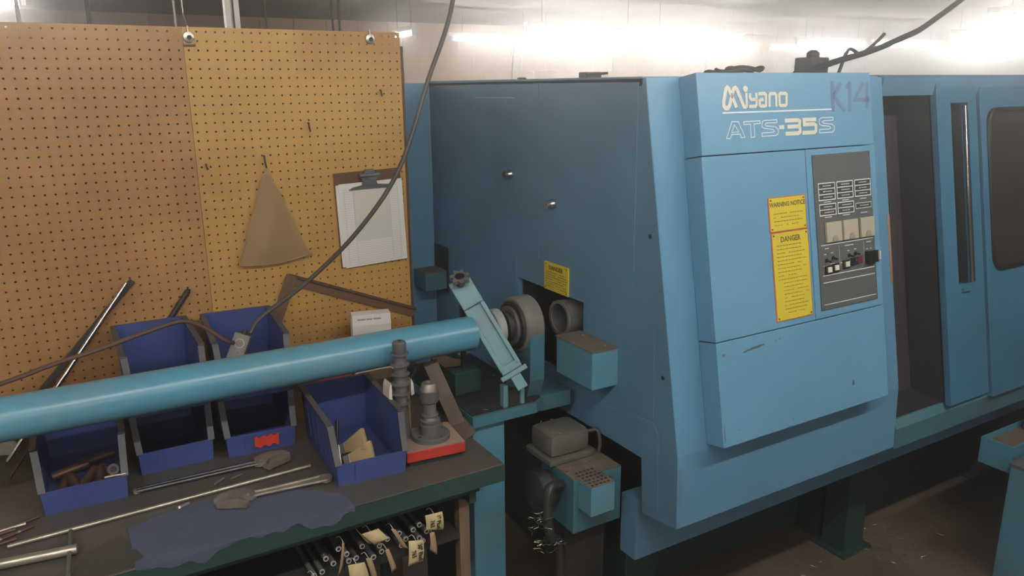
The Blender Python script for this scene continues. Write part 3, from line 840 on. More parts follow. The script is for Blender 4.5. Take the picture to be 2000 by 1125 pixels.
for a in (20, 110, 200, 290):
    obj('bolt_hole', G().lathe([(.0048, 0), (.0048, .001)], (o[0] + .041 * math.cos(math.radians(a)), o[1] + .041 * math.sin(math.radians(a)), o[2] + .0132), (0, 0, 1), 10), M_BLACK, fl)
obj('arbor_body', G().lathe([(.029, .0138), (.029, .040), (.024, .042), (.024, .046), (.027, .048), (.027, .053), (.022, .055), (.019, .062), (.0225, .064), (.0225, .068), (.0175, .070), (.0175, .100),
                            (.0245, .106), (.0255, .112), (.0255, .138)], o, (0, 0, 1), 28), M_GUNMETAL, t, True)
obj('nose', G().lathe([(.0255, .1385), (.0195, .156), (.018, .158), (.008, .1585), (.007, .150)], o, (0, 0, 1), 28), mat('bare_nose_steel', (128, 118, 110), .4, .5), t, True)
tag(obj('pump_handle', G().tube([(.80, 2.02, .955), (.868, 2.06, 1.005), (.88, 2.067, 1.014)], [.008, .009, .011], 12), M_GUNMETAL, None, True), 'grey round handle sticking up behind the flanged spool', 'handle')
tag(obj('flat_strap', flat_bar(flat_bar(G(), (.912, 1.800, BZ + .006), (.905, 1.86, BZ + .03), .05, .004, (-.5, -.6, .7)), (.905, 1.855, BZ + .028), (.868, 1.955, 1.075), .042, .004, (-.6, -.7, .4)), M_STRAP),
    'long flat brown steel strap slanting up from the bench corner to the tube', 'strap')
# ------------------------------------------------------------------ tubes and tags on the shelf under the bench
ends = sorted([(.419, .6815), (.441, .6815), (.454, .7115), (.470, .6965), (.488, .7265), (.505, .7115), (.513, .6815), (.534, .6815), (.548, .7165), (.573, .6815), (.597, .6965), (.600, .6815), (.618, .7115), (.652, .7165), (.668, .6965), (.655, .6815), (.700, .6965), (.712, .6815), (.706, .7285), (.690, .7165), (.728, .6995)])
prot = None
M_RIMS = mat('bright_tube_rim', (196, 194, 188), 0.4, 0.2, var=0.05)
ORD = 'first second third fourth fifth sixth seventh eighth ninth tenth eleventh twelfth thirteenth fourteenth fifteenth sixteenth seventeenth eighteenth nineteenth twentieth twenty-first'.split()
for i, (x, z) in enumerate(ends):
    if prot is None:
        prot = thing('steel_tube', 'grey steel tube lying end on in the bundle on the shelf under the bench', 'tube', (0, 0, 0), group='steel tubes under the bench', local=True)
        g = G().lathe([(.0070, 0), (.0070, .5)], (0, 0.001, 0), (0, 1, 0), 12)
        obj('wall', g, M_GUNMETAL, prot, True)
        obj('rim', G().lathe([(.0040, .0012), (.0044, -.002), (.0070, -.002), (.0073, .001)], (0, 0, 0), (0, 1, 0), 12), M_RIMS, prot, True)
        obj('bore', G().lathe([(.0043, 0), (.0043, .001)], (0, -.0018, 0), (0, 1, 0), 12), M_BLACK, prot)
        tt = prot
    else:
        tt = dup(prot, (0, 0, 0), 0, 'x', 'steel tubes under the bench')
    tt['label'] = ORD[i] + ' steel tube from the left in the bundle lying end on under the bench'
    tt.location = (x, 1.700 + random.uniform(-.012, .012), z); tt.rotation_euler = (0, 0, math.radians(random.uniform(0, .6)))

def paper_tag(pts, m, label, text=None):
    """a tied paper tag: pts = 4 corners in (x, z) at depth y, curled a little"""
    y = pts[0][2]
    P = [V((p[0], p[2], p[1])) for p in pts]
    t = thing('paper_tag', label, 'tag', tuple(P[0]))
    g = G(); n = 8; rows = []
    for i in range(n + 1):
        s = i / n
        a = P[0].lerp(P[3], s); b = P[1].lerp(P[2], s)
        c = V((0, -.006 * math.sin(math.pi * s * .9), 0))
        rows.append((g.bm.verts.new(a + c), g.bm.verts.new(b + c)))
    for i in range(n):
        g.bm.faces.new((rows[i][0], rows[i][1], rows[i + 1][1], rows[i + 1][0]))
    o = obj('card', g, m, t, True)
    so = o.modifiers.new('thickness', 'SOLIDIFY'); so.thickness = .0006
    mid = (P[0] + P[1]) / 2
    obj('string', G().tube(smooth_path([mid, mid + V((-.006, .01, .012)), mid + V((-.012, .02, .004))]), .0008, 5), M_NOTE, t)
    if text:
        ctr = (P[0] + P[1] + P[2] + P[3]) / 4
        xd, yd = text[2], text[3]
        for k, line in enumerate(text[0]):
            y_ = V(yd).normalized()
            text_mesh('handwriting', line, text[1], M_INK, o, plane_mw(ctr + V((0, -.0085, 0)) + y_ * (.010 - .018 * k), xd, yd), squash=.88, bold=.0005)
    return t
TY = 1.665
def T(px, pz): return (px, pz, TY)
def TAG(pts, m, label, text=None, y=TY):
    return paper_tag([(a, b, y) for a, b in pts], m, label, text)
TAG([(0.709, 0.772), (0.758, 0.769), (0.759, 0.716), (0.709, 0.730)], M_TAG, 'upper manila tag with a short handwritten note, topmost at the right of the tube bundle',
    (['1" Flud', '76S'], .0165, (0, 0, -1), (1, 0, .05)))
TAG([(0.660, 0.714), (0.702, 0.703), (0.697, 0.643), (0.655, 0.643)], M_TAG, 'long manila tag with handwritten note hanging below the right end of the tube bundle',
    (['30" Flud', '765'], .0165, (.05, 0, -1), (1, 0, .05)))
TAG([(0.539, 0.770), (0.584, 0.771), (0.611, 0.735), (0.571, 0.730)], M_TAG, 'blank pale yellow tag lying over the middle of the tube bundle', y=1.672)
TAG([(0.497, 0.700), (0.540, 0.694), (0.550, 0.642), (0.498, 0.655)], M_TAG, 'blank manila tag hanging square below the middle tubes')
TAG([(0.396, 0.700), (0.431, 0.695), (0.430, 0.650), (0.391, 0.655)], M_TAGD, 'blank tag hanging under the leftmost tubes at the picture bottom')
TAG([(0.488, 0.770), (0.493, 0.762), (0.483, 0.699), (0.470, 0.676)], M_TAGD, 'narrow tag seen nearly edge on right of the two left tube rims', y=1.668)
TAG([(0.595, 0.709), (0.605, 0.711), (0.623, 0.649), (0.610, 0.638)], M_TAGD, 'narrow soiled tag hanging slanted below the middle right tubes')
TAG([(0.615, 0.762), (0.628, 0.757), (0.659, 0.690), (0.643, 0.700)], M_TAGD, 'narrow slanted tag left of the long written tag', y=1.668)
TAG([(0.721, 0.715), (0.735, 0.715), (0.740, 0.645), (0.719, 0.666)], M_TAGD, 'soiled blank tag hanging below the topmost written tag', y=1.668)
TAG([(0.545, 0.700), (0.560, 0.697), (0.572, 0.636), (0.556, 0.643)], M_TAGD, 'soiled tag right beside the square blank tag', y=1.67)
TAG([(0.519, 0.801), (0.537, 0.771), (0.568, 0.728), (0.555, 0.734)], M_TAGD, 'brown tag strip half hidden left of the pale yellow tag', y=1.68)
# ================================================================== LATHE
def M(x, y, z): return (.86 * x, .86 * y, .86 * z + .345)     # machine coordinates read from image pixels, scaled down about the camera
UU, NN = V((0, .1834, .9831)), V((0, -.9831, .1834))          # along and out of its leaning front
def FP(x, s, d=0.0):
    p = V((x, 1.632, .626)) + UU * s + NN * d
    return V(M(*p))
def fbox(g, x0, x1, s0, s1, d0, d1, bev=0.0):
    return g.hexa([FP(x0, s0, d0), FP(x1, s0, d0), FP(x1, s0, d1), FP(x0, s0, d1), FP(x0, s1, d0), FP(x1, s1, d0), FP(x1, s1, d1), FP(x0, s1, d1)], bev)
def mbox(g, x0, x1, y0, y1, z0, z1, bev=0.0):
    a, b = M(x0, y0, z0), M(x1, y1, z1)
    return g.box(a[0], b[0], a[1], b[1], a[2], b[2], bev)
def yz(g, x0, x1, pts):
    return g.prism([M(x0, y, z) for y, z in pts], (.86 * (x1 - x0), 0, 0))

la = thing('lathe', 'large blue automatic lathe with lettered header and control panel on its leaning front', 'lathe', (2.0, 2.2, 0))
X0, X1 = 1.55, 2.66
# leaning front sheet with vertical apron
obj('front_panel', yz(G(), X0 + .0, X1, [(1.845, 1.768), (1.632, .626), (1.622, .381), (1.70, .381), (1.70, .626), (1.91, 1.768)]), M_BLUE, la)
g = G()
yz(g, X0 - .002, X0 + .02, [(1.846, 1.767), (1.704, 1.006), (3.38, 1.006), (3.38, 1.762)])
yz(g, X0 - .002, X0 + .02, [(1.704, 1.006), (1.633, .626), (1.628, .553), (2.14, .553), (2.14, 1.006)])
yz(g, X0 - .002, X0 + .02, [(2.59, .553), (3.38, .553), (3.38, 1.006), (2.59, 1.006)])
yz(g, X0 - .002, X0 + .02, [(2.14, .553), (2.59, .553), (2.59, .70), (2.14, .70)])
yz(g, X0 - .002, X0 + .02, [(1.628, .553), (1.623, .381), (1.79, .355), (1.798, .553)])
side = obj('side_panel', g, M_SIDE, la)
def plate(name, pts, m=M_SIDE):
    return obj(name, yz(G(), X0 - .0040, X0 - .0022, pts), m, side)
plate('cover_plate', [(2.435, 1.112), (3.32, 1.10), (3.32, 1.752), (2.435, 1.756)])
plate('cover_plate', [(1.870, 1.118), (2.429, 1.114), (2.429, 1.756), (1.875, 1.756)])
plate('cover_plate', [(2.60, .57), (3.20, .57), (3.20, 1.095), (2.60, 1.095)])
plate('access_cover', [(1.71, .40), (1.722, .665), (1.75, .70), (2.05, .66), (2.05, .57), (1.80, .565), (1.788, .40)])
plate('cover_plate', [(1.750, .715), (2.125, .715), (2.125, 1.0), (1.76, 1.0)])
obj('scratch', yz(G(), X0 - .0045, X0 - .0040, [(2.60, 1.7035), (2.92, 1.702), (2.92, 1.704), (2.60, 1.706)]), M_CREAM, side)
for y, z in ((2.634, 1.413), (2.331, 1.333)):
    k = obj('keylock', G().lathe([(.0165, 0), (.0165, .006), (.012, .013), (.011, .026)], M(X0 - .0055, y, z), (-1, 0, 0), 18), M_CHROME, la, True)
    obj('key_slot', G().box(.86 * (X0 - .0055) - .0266, .86 * (X0 - .0055) - .0262, .86 * y - .001, .86 * y + .001, .86 * z + .345 - .005, .86 * z + .345 + .005), M_BLACK, k)
for y, z in ((1.798, 1.298), (1.713, .864)):
    obj('plug_hole', G().lathe([(.006, 0), (.006, .002)], M(X0 - .002, y, z), (-1, 0, 0), 14), M_BLACK, la)
# spindle opening
core = obj('dark_core', mbox(mbox(G(), X0 + .20, 2.62, 1.92, 3.34, .56, 1.70), X0 + .16, X0 + .20, 1.98, 3.3, .16, 1.2), M_BLACK, la)  # black core put behind the openings so their inside reads as shade
obj('opening_lining', mbox(mbox(mbox(G(), X0 + .02, X0 + .16, 2.585, 2.60, .70, 1.01), X0 + .02, X0 + .16, 2.13, 2.14, .70, 1.01), X0 + .02, X0 + .16, 2.13, 2.60, 1.006, 1.016), M_DARK, la)
c = M(X0 + .15, 2.25, .925)
sp = obj('spindle_nose', G().lathe([(.070, 0), (.070, .03), (.056, .045), (.056, .145), (.050, .15), (.044, .12), (.040, .02)], c, (-1, 0, 0), 32), M_GUNMETAL, la, True)
obj('nose_ring', G().lathe([(.0465, .0), (.057, .0), (.057, .006), (.0465, .006)], (c[0] - .1505, c[1], c[2]), (-1, 0, 0), 32), M_RING, sp, True)
obj('spindle_bore', G().lathe([(.030, 0), (.034, .01), (.018, .03)], (c[0] - .03, c[1], c[2]), (-1, 0, 0), 24), M_DARK, sp, True)
# electrical boxes on the side
jb = obj('junction_box', mbox(G(), 1.44, X0 - .003, 1.936, 2.149, .766, .897, .003), M_TEAL, la)
obj('dusty_lid', mbox(G(), 1.437, X0 - .006, 1.933, 2.152, .8975, .9015), M_DUST, jb)
for dy in (.03, .16):
    obj('screw', G().lathe([(.004, 0), (.004, .003)], M(1.515, 1.936 + dy, .902), (0, 0, 1), 8), M_STEEL, jb)
jb = obj('junction_box', mbox(G(), 1.43, X0 - .008, 3.236, 3.36, .815, .899, .003), M_TEALD, la)
obj('dusty_lid', mbox(G(), 1.428, X0 - .009, 3.234, 3.36, .8995, .903), M_DUST, jb)
obj('mounting_plate', mbox(G(), X0 - .0075, X0 - .003, 3.225, 3.37, .80, 1.014), M_DARK, jb)
# rear cabinet seen past the side
obj('rear_cabinet', mbox(G(), 1.08, X0 - .003, 3.382, 3.95, .10, 1.763), M_BLUE2, la)  # lighter blue stands in for the stronger light on this face
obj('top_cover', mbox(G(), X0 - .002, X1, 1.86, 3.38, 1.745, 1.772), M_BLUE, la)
# lettered plate on the side
PLX = X0 - .0062
yp = obj('warning_plate', mbox(G(), PLX - .003, PLX + .003, 2.228, 2.385, 1.007, 1.113), M_YELLOW, la)
PX = .86 * (PLX - .003) - .0008
text_mesh('lettering', 'DANGER', .0195, M_TITLE, yp, plane_mw((PX, .86 * 2.3065, .86 * 1.094 + .345), (0, -1, 0), (0, 0, 1)), squash=1.0, bold=.0005)
g = G(); rnd = random.Random(4)
for k in range(7):
    z = .86 * (1.076 - k * .0092) + .345; y = .86 * 2.372
    while y > .86 * 2.245:
        w = rnd.uniform(.004, .012)
        if rnd.random() < .86: g.poly([(PX, y, z), (PX, y - w, z), (PX, y - w, z + .0026), (PX, y, z + .0026)])
        y -= w + .0022
obj('small_print', g, M_YINK, yp)
for y, z in ((2.238, 1.015), (2.375, 1.015), (2.238, 1.105), (2.375, 1.105)):
    obj('rivet', G().lathe([(.0025, 0), (.002, .0012)], (PX + .0006, .86 * y, .86 * z + .345), (-1, 0, 0), 8), M_DARK, yp)

# boxed-out front: header, doors, control section
D = .0757
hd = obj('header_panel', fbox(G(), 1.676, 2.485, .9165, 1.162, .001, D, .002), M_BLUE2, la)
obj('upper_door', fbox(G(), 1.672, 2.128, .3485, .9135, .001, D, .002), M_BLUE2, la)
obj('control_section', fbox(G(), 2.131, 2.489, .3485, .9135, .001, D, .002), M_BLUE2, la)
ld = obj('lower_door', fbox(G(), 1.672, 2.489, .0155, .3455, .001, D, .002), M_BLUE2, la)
g = G()
for x, s, w, h in ((1.81, .303, .022, .006), (1.84, .306, .03, .008), (1.865, .309, .02, .006), (1.79, .30, .008, .005), (1.70, .305, .008, .008), (1.93, .312, .006, .006), (1.95, .315, .007, .005), (2.30, .10, .006, .02), (1.68, .06, .003, .05), (1.74, .06, .006, .004), (1.99, .04, .006, .005), (1.97, .02, .01, .004)):
    n = 7
    g.poly([FP(x + w * math.cos(2 * math.pi * k / n) * (.7 + .3 * math.sin(k * 2.3)), s + h * math.sin(2 * math.pi * k / n) * (.7 + .3 * math.cos(k * 1.7)), D + .0008) for k in range(n)])
obj('paint_chips', g, mat('chipped_primer', (86, 96, 104), .6, var=.2), ld)
obj('worn_edge', fbox(G(), 2.648, 2.6615, .40, .66, -.03, .0008), mat('bare_rusted_edge', (150, 118, 92), .6, var=.15), la)

MARK_FILL = [
  (0.0130, 0, [(1.831, 1.056), (1.818, 1.085), (1.804, 1.113), (1.798, 1.117), (1.792, 1.113), (1.779, 1.075), (1.778, 1.062), (1.784, 1.055), (1.794, 1.055), (1.802, 1.062), (1.817, 1.096), (1.825, 1.113), (1.832, 1.116), (1.838, 1.112), (1.863, 1.058), (1.875, 1.057)]),
  (0.0103, 0, [(1.878, 1.100), (1.875, 1.055)]),
  (0.0103, 0, [(1.894, 1.099), (1.892, 1.085), (1.898, 1.079), (1.920, 1.080)]),
  (0.0103, 0, [(1.921, 1.100), (1.919, 1.063), (1.913, 1.058), (1.886, 1.058)]),
  (0.0103, 0, [(1.929, 1.096), (1.958, 1.097), (1.964, 1.092), (1.961, 1.061), (1.955, 1.058), (1.938, 1.058), (1.933, 1.061), (1.934, 1.075), (1.939, 1.078), (1.952, 1.078)]),
  (0.0103, 0, [(1.976, 1.055), (1.979, 1.090), (1.985, 1.096), (2.005, 1.096), (2.010, 1.091), (2.007, 1.055)]),
  (0.0103, 1, [(2.030, 1.096), (2.053, 1.096), (2.058, 1.092), (2.054, 1.061), (2.049, 1.058), (2.028, 1.058), (2.023, 1.061), (2.024, 1.092)]),
  (0.0126, 0, [(2.014, 0.990), (2.037, 0.990)]),
  (0.0126, 0, [(2.042, 1.010), (2.104, 1.010), (2.112, 1.006), (2.110, 0.994), (2.103, 0.990), (2.052, 0.990)]),
  (0.0126, 0, [(2.103, 0.990), (2.111, 0.984), (2.110, 0.972), (2.102, 0.968), (2.041, 0.968)]),
  (0.0126, 0, [(2.192, 1.010), (2.132, 1.010), (2.132, 0.995), (2.180, 0.995), (2.189, 0.990), (2.187, 0.973), (2.180, 0.968), (2.121, 0.968)]),
]
MARK_LINE = [
  (0.0045, 0, [(1.771, 1.041), (2.273, 1.041)]),
  (0.0029, 1, [(1.779, 0.964), (1.807, 1.014), (1.834, 1.013), (1.859, 0.964), (1.842, 0.964), (1.838, 0.975), (1.802, 0.975), (1.795, 0.963)]),
  (0.0029, 1, [(1.817, 1.004), (1.834, 0.982), (1.803, 0.981)]),
  (0.0029, 1, [(1.857, 1.012), (1.929, 1.013), (1.929, 1.005), (1.901, 1.004), (1.901, 0.964), (1.885, 0.963), (1.886, 1.004), (1.857, 1.003)]),
  (0.0029, 1, [(1.939, 1.010), (1.947, 1.013), (2.005, 1.014), (2.005, 1.005), (1.958, 1.005), (1.949, 1.000), (1.957, 0.996), (1.996, 0.992), (2.009, 0.983), (2.008, 0.971), (1.997, 0.965), (1.934, 0.964), (1.934, 0.975), (1.982, 0.975), (1.991, 0.978), (1.985, 0.984), (1.945, 0.989), (1.935, 0.994)]),
  (0.0029, 1, [(2.207, 1.008), (2.217, 1.014), (2.277, 1.014), (2.276, 1.005), (2.229, 1.004), (2.220, 1.001), (2.228, 0.996), (2.269, 0.992), (2.280, 0.984), (2.279, 0.972), (2.269, 0.965), (2.205, 0.965), (2.205, 0.976), (2.255, 0.976), (2.262, 0.980), (2.255, 0.985), (2.216, 0.989), (2.206, 0.994)]),
]
MARK_PAINT = [
  (0.0157, 0, [(2.285, 1.134), (2.280, 1.033)]),
  (0.0157, 0, [(2.327, 1.128), (2.289, 1.082), (2.341, 1.035)]),
  (0.0157, 0, [(2.376, 1.133), (2.366, 1.032)]),
  (0.0135, 0, [(2.354, 1.110), (2.376, 1.130)]),
  (0.0157, 0, [(2.446, 1.127), (2.394, 1.070), (2.474, 1.070)]),
  (0.0157, 0, [(2.465, 1.129), (2.458, 1.039)]),
]

def front_strokes(name, strokes, m, d):
    g = G()
    for w, closed, pts in strokes:
        ribbon(g, pts, w, bool(closed), lambda p: FP(p.x, p.y, d))
    return obj(name, g, m, hd)
front_strokes('filled_lettering', MARK_FILL, M_CREAM, D + .0012)
front_strokes('outline_lettering', MARK_LINE, M_WHITE, D + .0012)
front_strokes('painted_number', MARK_PAINT, M_FADED, D + .0010)
g = G(); g.poly([FP(1.875 + .0105 * math.cos(2 * math.pi * k / 18), 1.112 + .0095 * math.sin(2 * math.pi * k / 18), D + .0012) for k in range(18)])
obj('lettering_dot', g, M_CREAM, hd)

def notice(x0, x1, s0, s1, title, lines, indent):
    bd = obj('warning_plate', fbox(G(), x0 - .004, x1 + .004, s0 - .003, s1 + .003, D + .0004, D + .002, .0008), M_ORANGE, la)
    obj('yellow_face', fbox(G(), x0, x1, s0, s1, D + .0021, D + .003), M_YELLOW, bd)
    dd = D + .0034
    text_mesh('lettering', title, .0215 if len(title) < 8 else .0175, M_TITLE, bd, plane_mw(FP((x0 + x1) / 2, s1 - .022, dd), (1, 0, 0), UU), squash=.93, bold=.0005)
    g = G(); rnd = random.Random(len(title))
    sp_ = .0122
    for k in range(lines):
        s = s1 - (.042 if lines > 10 else .052) - k * sp_
        if s < s0 + .010: break
        x = x0 + .016 + (.022 if indent and k > 9 else 0); xe = x1 - rnd.choice((.012, .016, .035))
        while x < xe:
            w = rnd.uniform(.005, .016)
            if rnd.random() < .9: g.poly([FP(x, s, dd), FP(min(x + w, xe), s, dd), FP(min(x + w, xe), s + .0026, dd), FP(x, s + .0026, dd)])
            x += w + .0026
    obj('small_print', g, M_YINK, bd)
    for x in (x0 + .007, x1 - .007):
        for s in (s0 + .007, s1 - .007):
            obj('rivet', G().lathe([(.0028, 0), (.0022, .0012)], FP(x, s, D + .003), NN, 8), M_DARK, bd)
notice(1.942, 2.109, .661, .767, 'WARNING NOTICE', 4, False)
notice(1.945, 2.112, .372, .654, 'DANGER', 24, True)

# control panel
cp = obj('control_panel', fbox(G(), 2.158, 2.455, .374, .894, D + .0004, D + .004, .001), M_PANEL, la)
dd = D + .0048
g = G(); small = G(); dark = G(); rnd = random.Random(11)
to3 = lambda p: FP(p.x, p.y, dd)
cols = ((2.177, 2.259), (2.270, 2.352), (2.363, 2.447))
for ci, (a, b) in enumerate(cols):
    rows = [(.742, .798, 3)] + ([(.691, .728, 2)] if ci < 2 else [(.700, .718, 1)])
    for s0, s1, n in rows:
        ribbon(g, [(a, s0), (b, s0), (b, s1), (a, s1)], .0030 if n > 1 else .0018, True, to3)
        h = (s1 - s0) / n
        for r in range(n):
            if r: ribbon(g, [(a, s0 + r * h), (b, s0 + r * h)], .0026, False, to3)
            fbox(dark, a + .004, b - .004, s0 + r * h + .003, s0 + (r + 1) * h - .003, D + .0041, D + .0046)
            x = a + .022
            while x < b - .02:
                w = rnd.uniform(.004, .01)
                small.poly([FP(x, s0 + (r + .42) * h, dd), FP(x + w, s0 + (r + .42) * h, dd), FP(x + w, s0 + (r + .42) * h + .003, dd), FP(x, s0 + (r + .42) * h + .003, dd)])
                x += w + .002
    for s in (.735 if ci < 2 else .733, .684):
        ribbon(small, [((a + b) / 2 - .018, s), ((a + b) / 2 + .018, s)], .003, False, to3)
for s in (.592, .490, .466, .392):
    ribbon(g, [(2.172, s), (2.445, s)], .0024, False, to3)
ribbon(g, [(2.262, .585), (2.262, .515)], .0012, False, to3)
ribbon(g, [(2.392, .585), (2.392, .515)], .0012, False, to3)
for x, s, w in ((2.20, .580, .02), (2.315, .580, .045), (2.42, .580, .025), (2.19, .561, .012), (2.225, .563, .014), (2.31, .561, .012), (2.345, .563, .014), (2.19, .522, .022), (2.225, .526, .022), (2.275, .524, .02), (2.31, .524, .018), (2.348, .522, .03), (2.41, .556, .01), (2.43, .556, .01)):
    ribbon(small, [(x - w / 2, s), (x + w / 2, s)], .003, False, to3)
obj('legend_frames', g, M_WHITE, cp)
obj('legend_fields', dark, mat('dark_legend_field', (62, 66, 68), .4), cp)
obj('small_print', small, M_CREAM, cp)
for a, b in ((2.195, 2.272), (2.283, 2.359), (2.373, 2.446)):
    g = fbox(G(), a, b, .599, .667, D + .004, D + .014, .002)
    obj('meter', g, M_METER, cp)
    g = G(); cx = (a + b) / 2
    g.prism([FP(cx + .014 * math.cos(t), .602 + .020 * math.sin(t), D + .0142) for t in [math.pi * k / 10 for k in range(11)]], NN * .002)
    obj('meter_pivot', g, mat('meter_grey', (150, 142, 126), .4) if 'meter_grey' not in bpy.data.materials else bpy.data.materials['meter_grey'], cp)
def bump_box(name, x, s, w, h, d, m):
    return obj(name, fbox(G(), x - w / 2, x + w / 2, s - h / 2, s + h / 2, D + .004, D + .004 + d, .001), m, cp)
for x, s in ((2.195, .540), (2.228, .545), (2.312, .545), (2.345, .548)):
    obj('toggle_switch', G().lathe([(.006, 0), (.006, .003), (.0025, .004), (.003, .016)], FP(x, s, D + .004), NN + V((0, 0, -.2)), 10), M_BLKPL, cp)
for x, s in ((2.200, .508), (2.236, .511), (2.292, .516)):
    bump_box('button_frame', x, s, .034, .030, .005, M_BLKPL)
    bump_box('white_button', x + .002, s, .019, .018, .009, M_CREAM)
bump_box('button_frame', 2.330, .521, .026, .026, .005, M_BLKPL)
bump_box('red_button', 2.362, .524, .022, .024, .007, mat('dark_red_button', (96, 40, 38), .4))
bump_box('selector_box', 2.420, .528, .050, .042, .020, M_BLKPL)
bump_box('selector_lever', 2.446, .530, .006, .030, .026, M_CREAM)
for x in (2.163, 2.450):
    for s in (.38, .47, .77, .888):
        obj('panel_screw', G().lathe([(.0022, 0), (.0018, .001)], FP(x, s, D + .004), NN, 8), M_DARK, cp)

# opening and sliding doors to the right
obj('inner_dark_panel', fbox(G(), 2.655, 3.06, -.13, 1.14, -.20, -.17), mat('grey_inner_door', (60, 58, 60), .5, var=.1), la)  # dark panel put behind the opening to give its dark interior
obj('opening_jamb', fbox(G(), X1 - .02, X1 - .001, -.13, 1.15, -.17, -.021), M_BLUE, la)
obj('shaded_jamb', fbox(G(), 2.992, 3.01, -.13, 1.15, -.17, -.0305), mat('jamb_shade_dark', (44, 44, 46), .7), la)  # jamb on the door side, coloured dark as if in shade
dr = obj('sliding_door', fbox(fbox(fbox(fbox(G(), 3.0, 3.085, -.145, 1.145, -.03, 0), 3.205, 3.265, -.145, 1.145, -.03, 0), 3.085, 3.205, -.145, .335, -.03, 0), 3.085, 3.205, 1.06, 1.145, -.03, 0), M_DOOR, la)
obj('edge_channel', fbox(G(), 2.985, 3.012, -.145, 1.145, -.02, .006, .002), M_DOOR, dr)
obj('handle_recess', fbox(G(), 3.08, 3.21, .33, 1.065, -.045, -.0302), M_BLKPL, dr)
obj('door_handle', G().tube([FP(3.150, 1.045, -.02), FP(3.150, 1.045, .018), FP(3.150, .34, .018), FP(3.150, .34, -.02)], .0075, 12), M_CHROME, dr, True)
obj('latch', fbox(G(), 3.10, 3.16, .305, .318, .0004, .012), M_TEALD, dr)
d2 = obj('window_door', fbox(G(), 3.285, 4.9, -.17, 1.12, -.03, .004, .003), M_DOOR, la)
def rrect(x0, x1, s0, s1, r, d, n=6):
    out = []
    for cx, cs, a0 in ((x1 - r, s1 - r, 0), (x0 + r, s1 - r, 90), (x0 + r, s0 + r, 180), (x1 - r, s0 + r, 270)):
        for k in range(n + 1):
            a = math.radians(a0 + 90 * k / n)
            out.append(FP(cx + r * math.cos(a), cs + r * math.sin(a), d))
    return out
win = obj('smoked_window', G().prism(rrect(3.34, 4.45, .375, 1.018, .05, .0045), NN * .002), M_SMOKE, d2)
pth = rrect(3.332, 4.458, .367, 1.026, .055, .008)
obj('window_gasket', G().tube(pth + [pth[0]], .0085, 8), M_BLKPL, d2, True)
obj('door_post', fbox(G(), 3.267, 3.283, -.15, 1.12, -.06, -.03), M_BLACK, la)
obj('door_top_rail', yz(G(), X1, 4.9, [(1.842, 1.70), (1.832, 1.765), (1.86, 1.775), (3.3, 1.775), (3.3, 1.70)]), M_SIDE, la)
obj('sill', yz(G(), X1, 4.9, [(1.622, .37), (1.618, .455), (1.64, .485), (1.86, .50), (1.86, .37)]), M_TEALD, la)
obj('sill_shade_dirt', yz(G(), X1 + .005, 4.89, [(1.645, .4875), (1.85, .502), (1.85, .506), (1.645, .4915)]), M_DARK, la)  # dark slab stands for both shade and dirt on the sill top
obj('inner_sill', mbox(G(), X1 - .1, 4.9, 1.865, 2.2, .37, .47), M_DARK, la)
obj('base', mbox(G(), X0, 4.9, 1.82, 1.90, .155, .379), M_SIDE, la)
obj('plinth_and_blocker', mbox(mbox(G(), X0 + .2, 4.9, 2.25, 3.2, -.36, .36), 2.95, 4.9, 2.13, 2.245, -.38, .15), M_GREEN, la)  # plinth, plus a dark block added behind to keep the underside dark
for x, y in ((2.95, 1.98), (1.66, 2.0), (4.2, 1.98)):
    obj('leg', mbox(mbox(G(), x, x + .14, y, y + .12, -.385, .154), x - .03, x + .17, y - .03, y + .15, -.401, -.386), M_GREEN, la)

# things lying on the machine top
MT = .86 * 1.772 + .345
g = G()
for k in range(3):
    g.tube(smooth_path([(2.02 + .05 * k + .07 * math.cos(a), 2.0 + .05 * math.sin(a), MT + .008 + .007 * k + .012 * abs(math.sin(a * 1.5 + k))) for a in [2 * math.pi * q / 10 for q in range(11)]], 3), .007, 8)
tag(obj('coiled_hose', g, M_CABLE, None, True), 'dark coiled hose lying on top of the lathe near the header', 'hose')
tl = thing('hand_tools', 'small heap of tools lying on top of the side cover', 'tools', (1.58, 2.15, MT))
obj('pliers', flat_bar(G(), (1.52, 2.12, MT + .006), (1.64, 2.16, MT + .014), .018, .008, (0, 0, 1)), M_DARK, tl)
obj('tin_box', G().box(1.57, 1.63, 2.17, 2.22, MT + .001, MT + .022, .004), M_GUNMETAL, tl)
tag(obj('round_tin', G().lathe([(.014, 0), (.016, .004), (.010, .006)], (1.395, 2.3, MT + .0005), (0, 0, 1), 16), M_DARK), 'small flat dark tin on top of the side cover', 'tin')
hs = thing('supply_hose', 'thick dark hose rising from the lathe top up to the right', 'hose', (3.07, 2.5, MT))
obj('hose', G().tube(smooth_path([(2.95, 2.48, MT + .02), (3.067, 2.5, MT + .035), (3.276, 2.5, 1.951), (3.498, 2.5, 1.996), (3.728, 2.5, 2.06), (3.95, 2.5, 2.14), (4.4, 2.5, 2.40), (4.7, 2.5, CEIL_Z)]), .014, 10), M_CABLE, hs, True)
obj('hose_bend', G().tube(smooth_path([(3.30, 2.52, MT + .02), (3.36, 2.52, 2.0), (3.45, 2.52, 1.985), (3.55, 2.52, 2.03), (3.62, 2.52, 2.08)]), .008, 8), M_CABLE, hs, True)
ub = thing('valve_unit', 'pale valve unit standing on the lathe top under the hose', 'valve', (3.27, 2.6, MT))
obj('valve_body', G().box(3.20, 3.33, 2.60, 2.70, MT + .001, MT + .10, .008), M_GREYPL, ub)
obj('valve_cap', G().lathe([(.03, 0), (.03, .02), (.015, .035)], (3.27, 2.65, MT + .1005), (0, 0, 1), 14), M_DARK, ub)

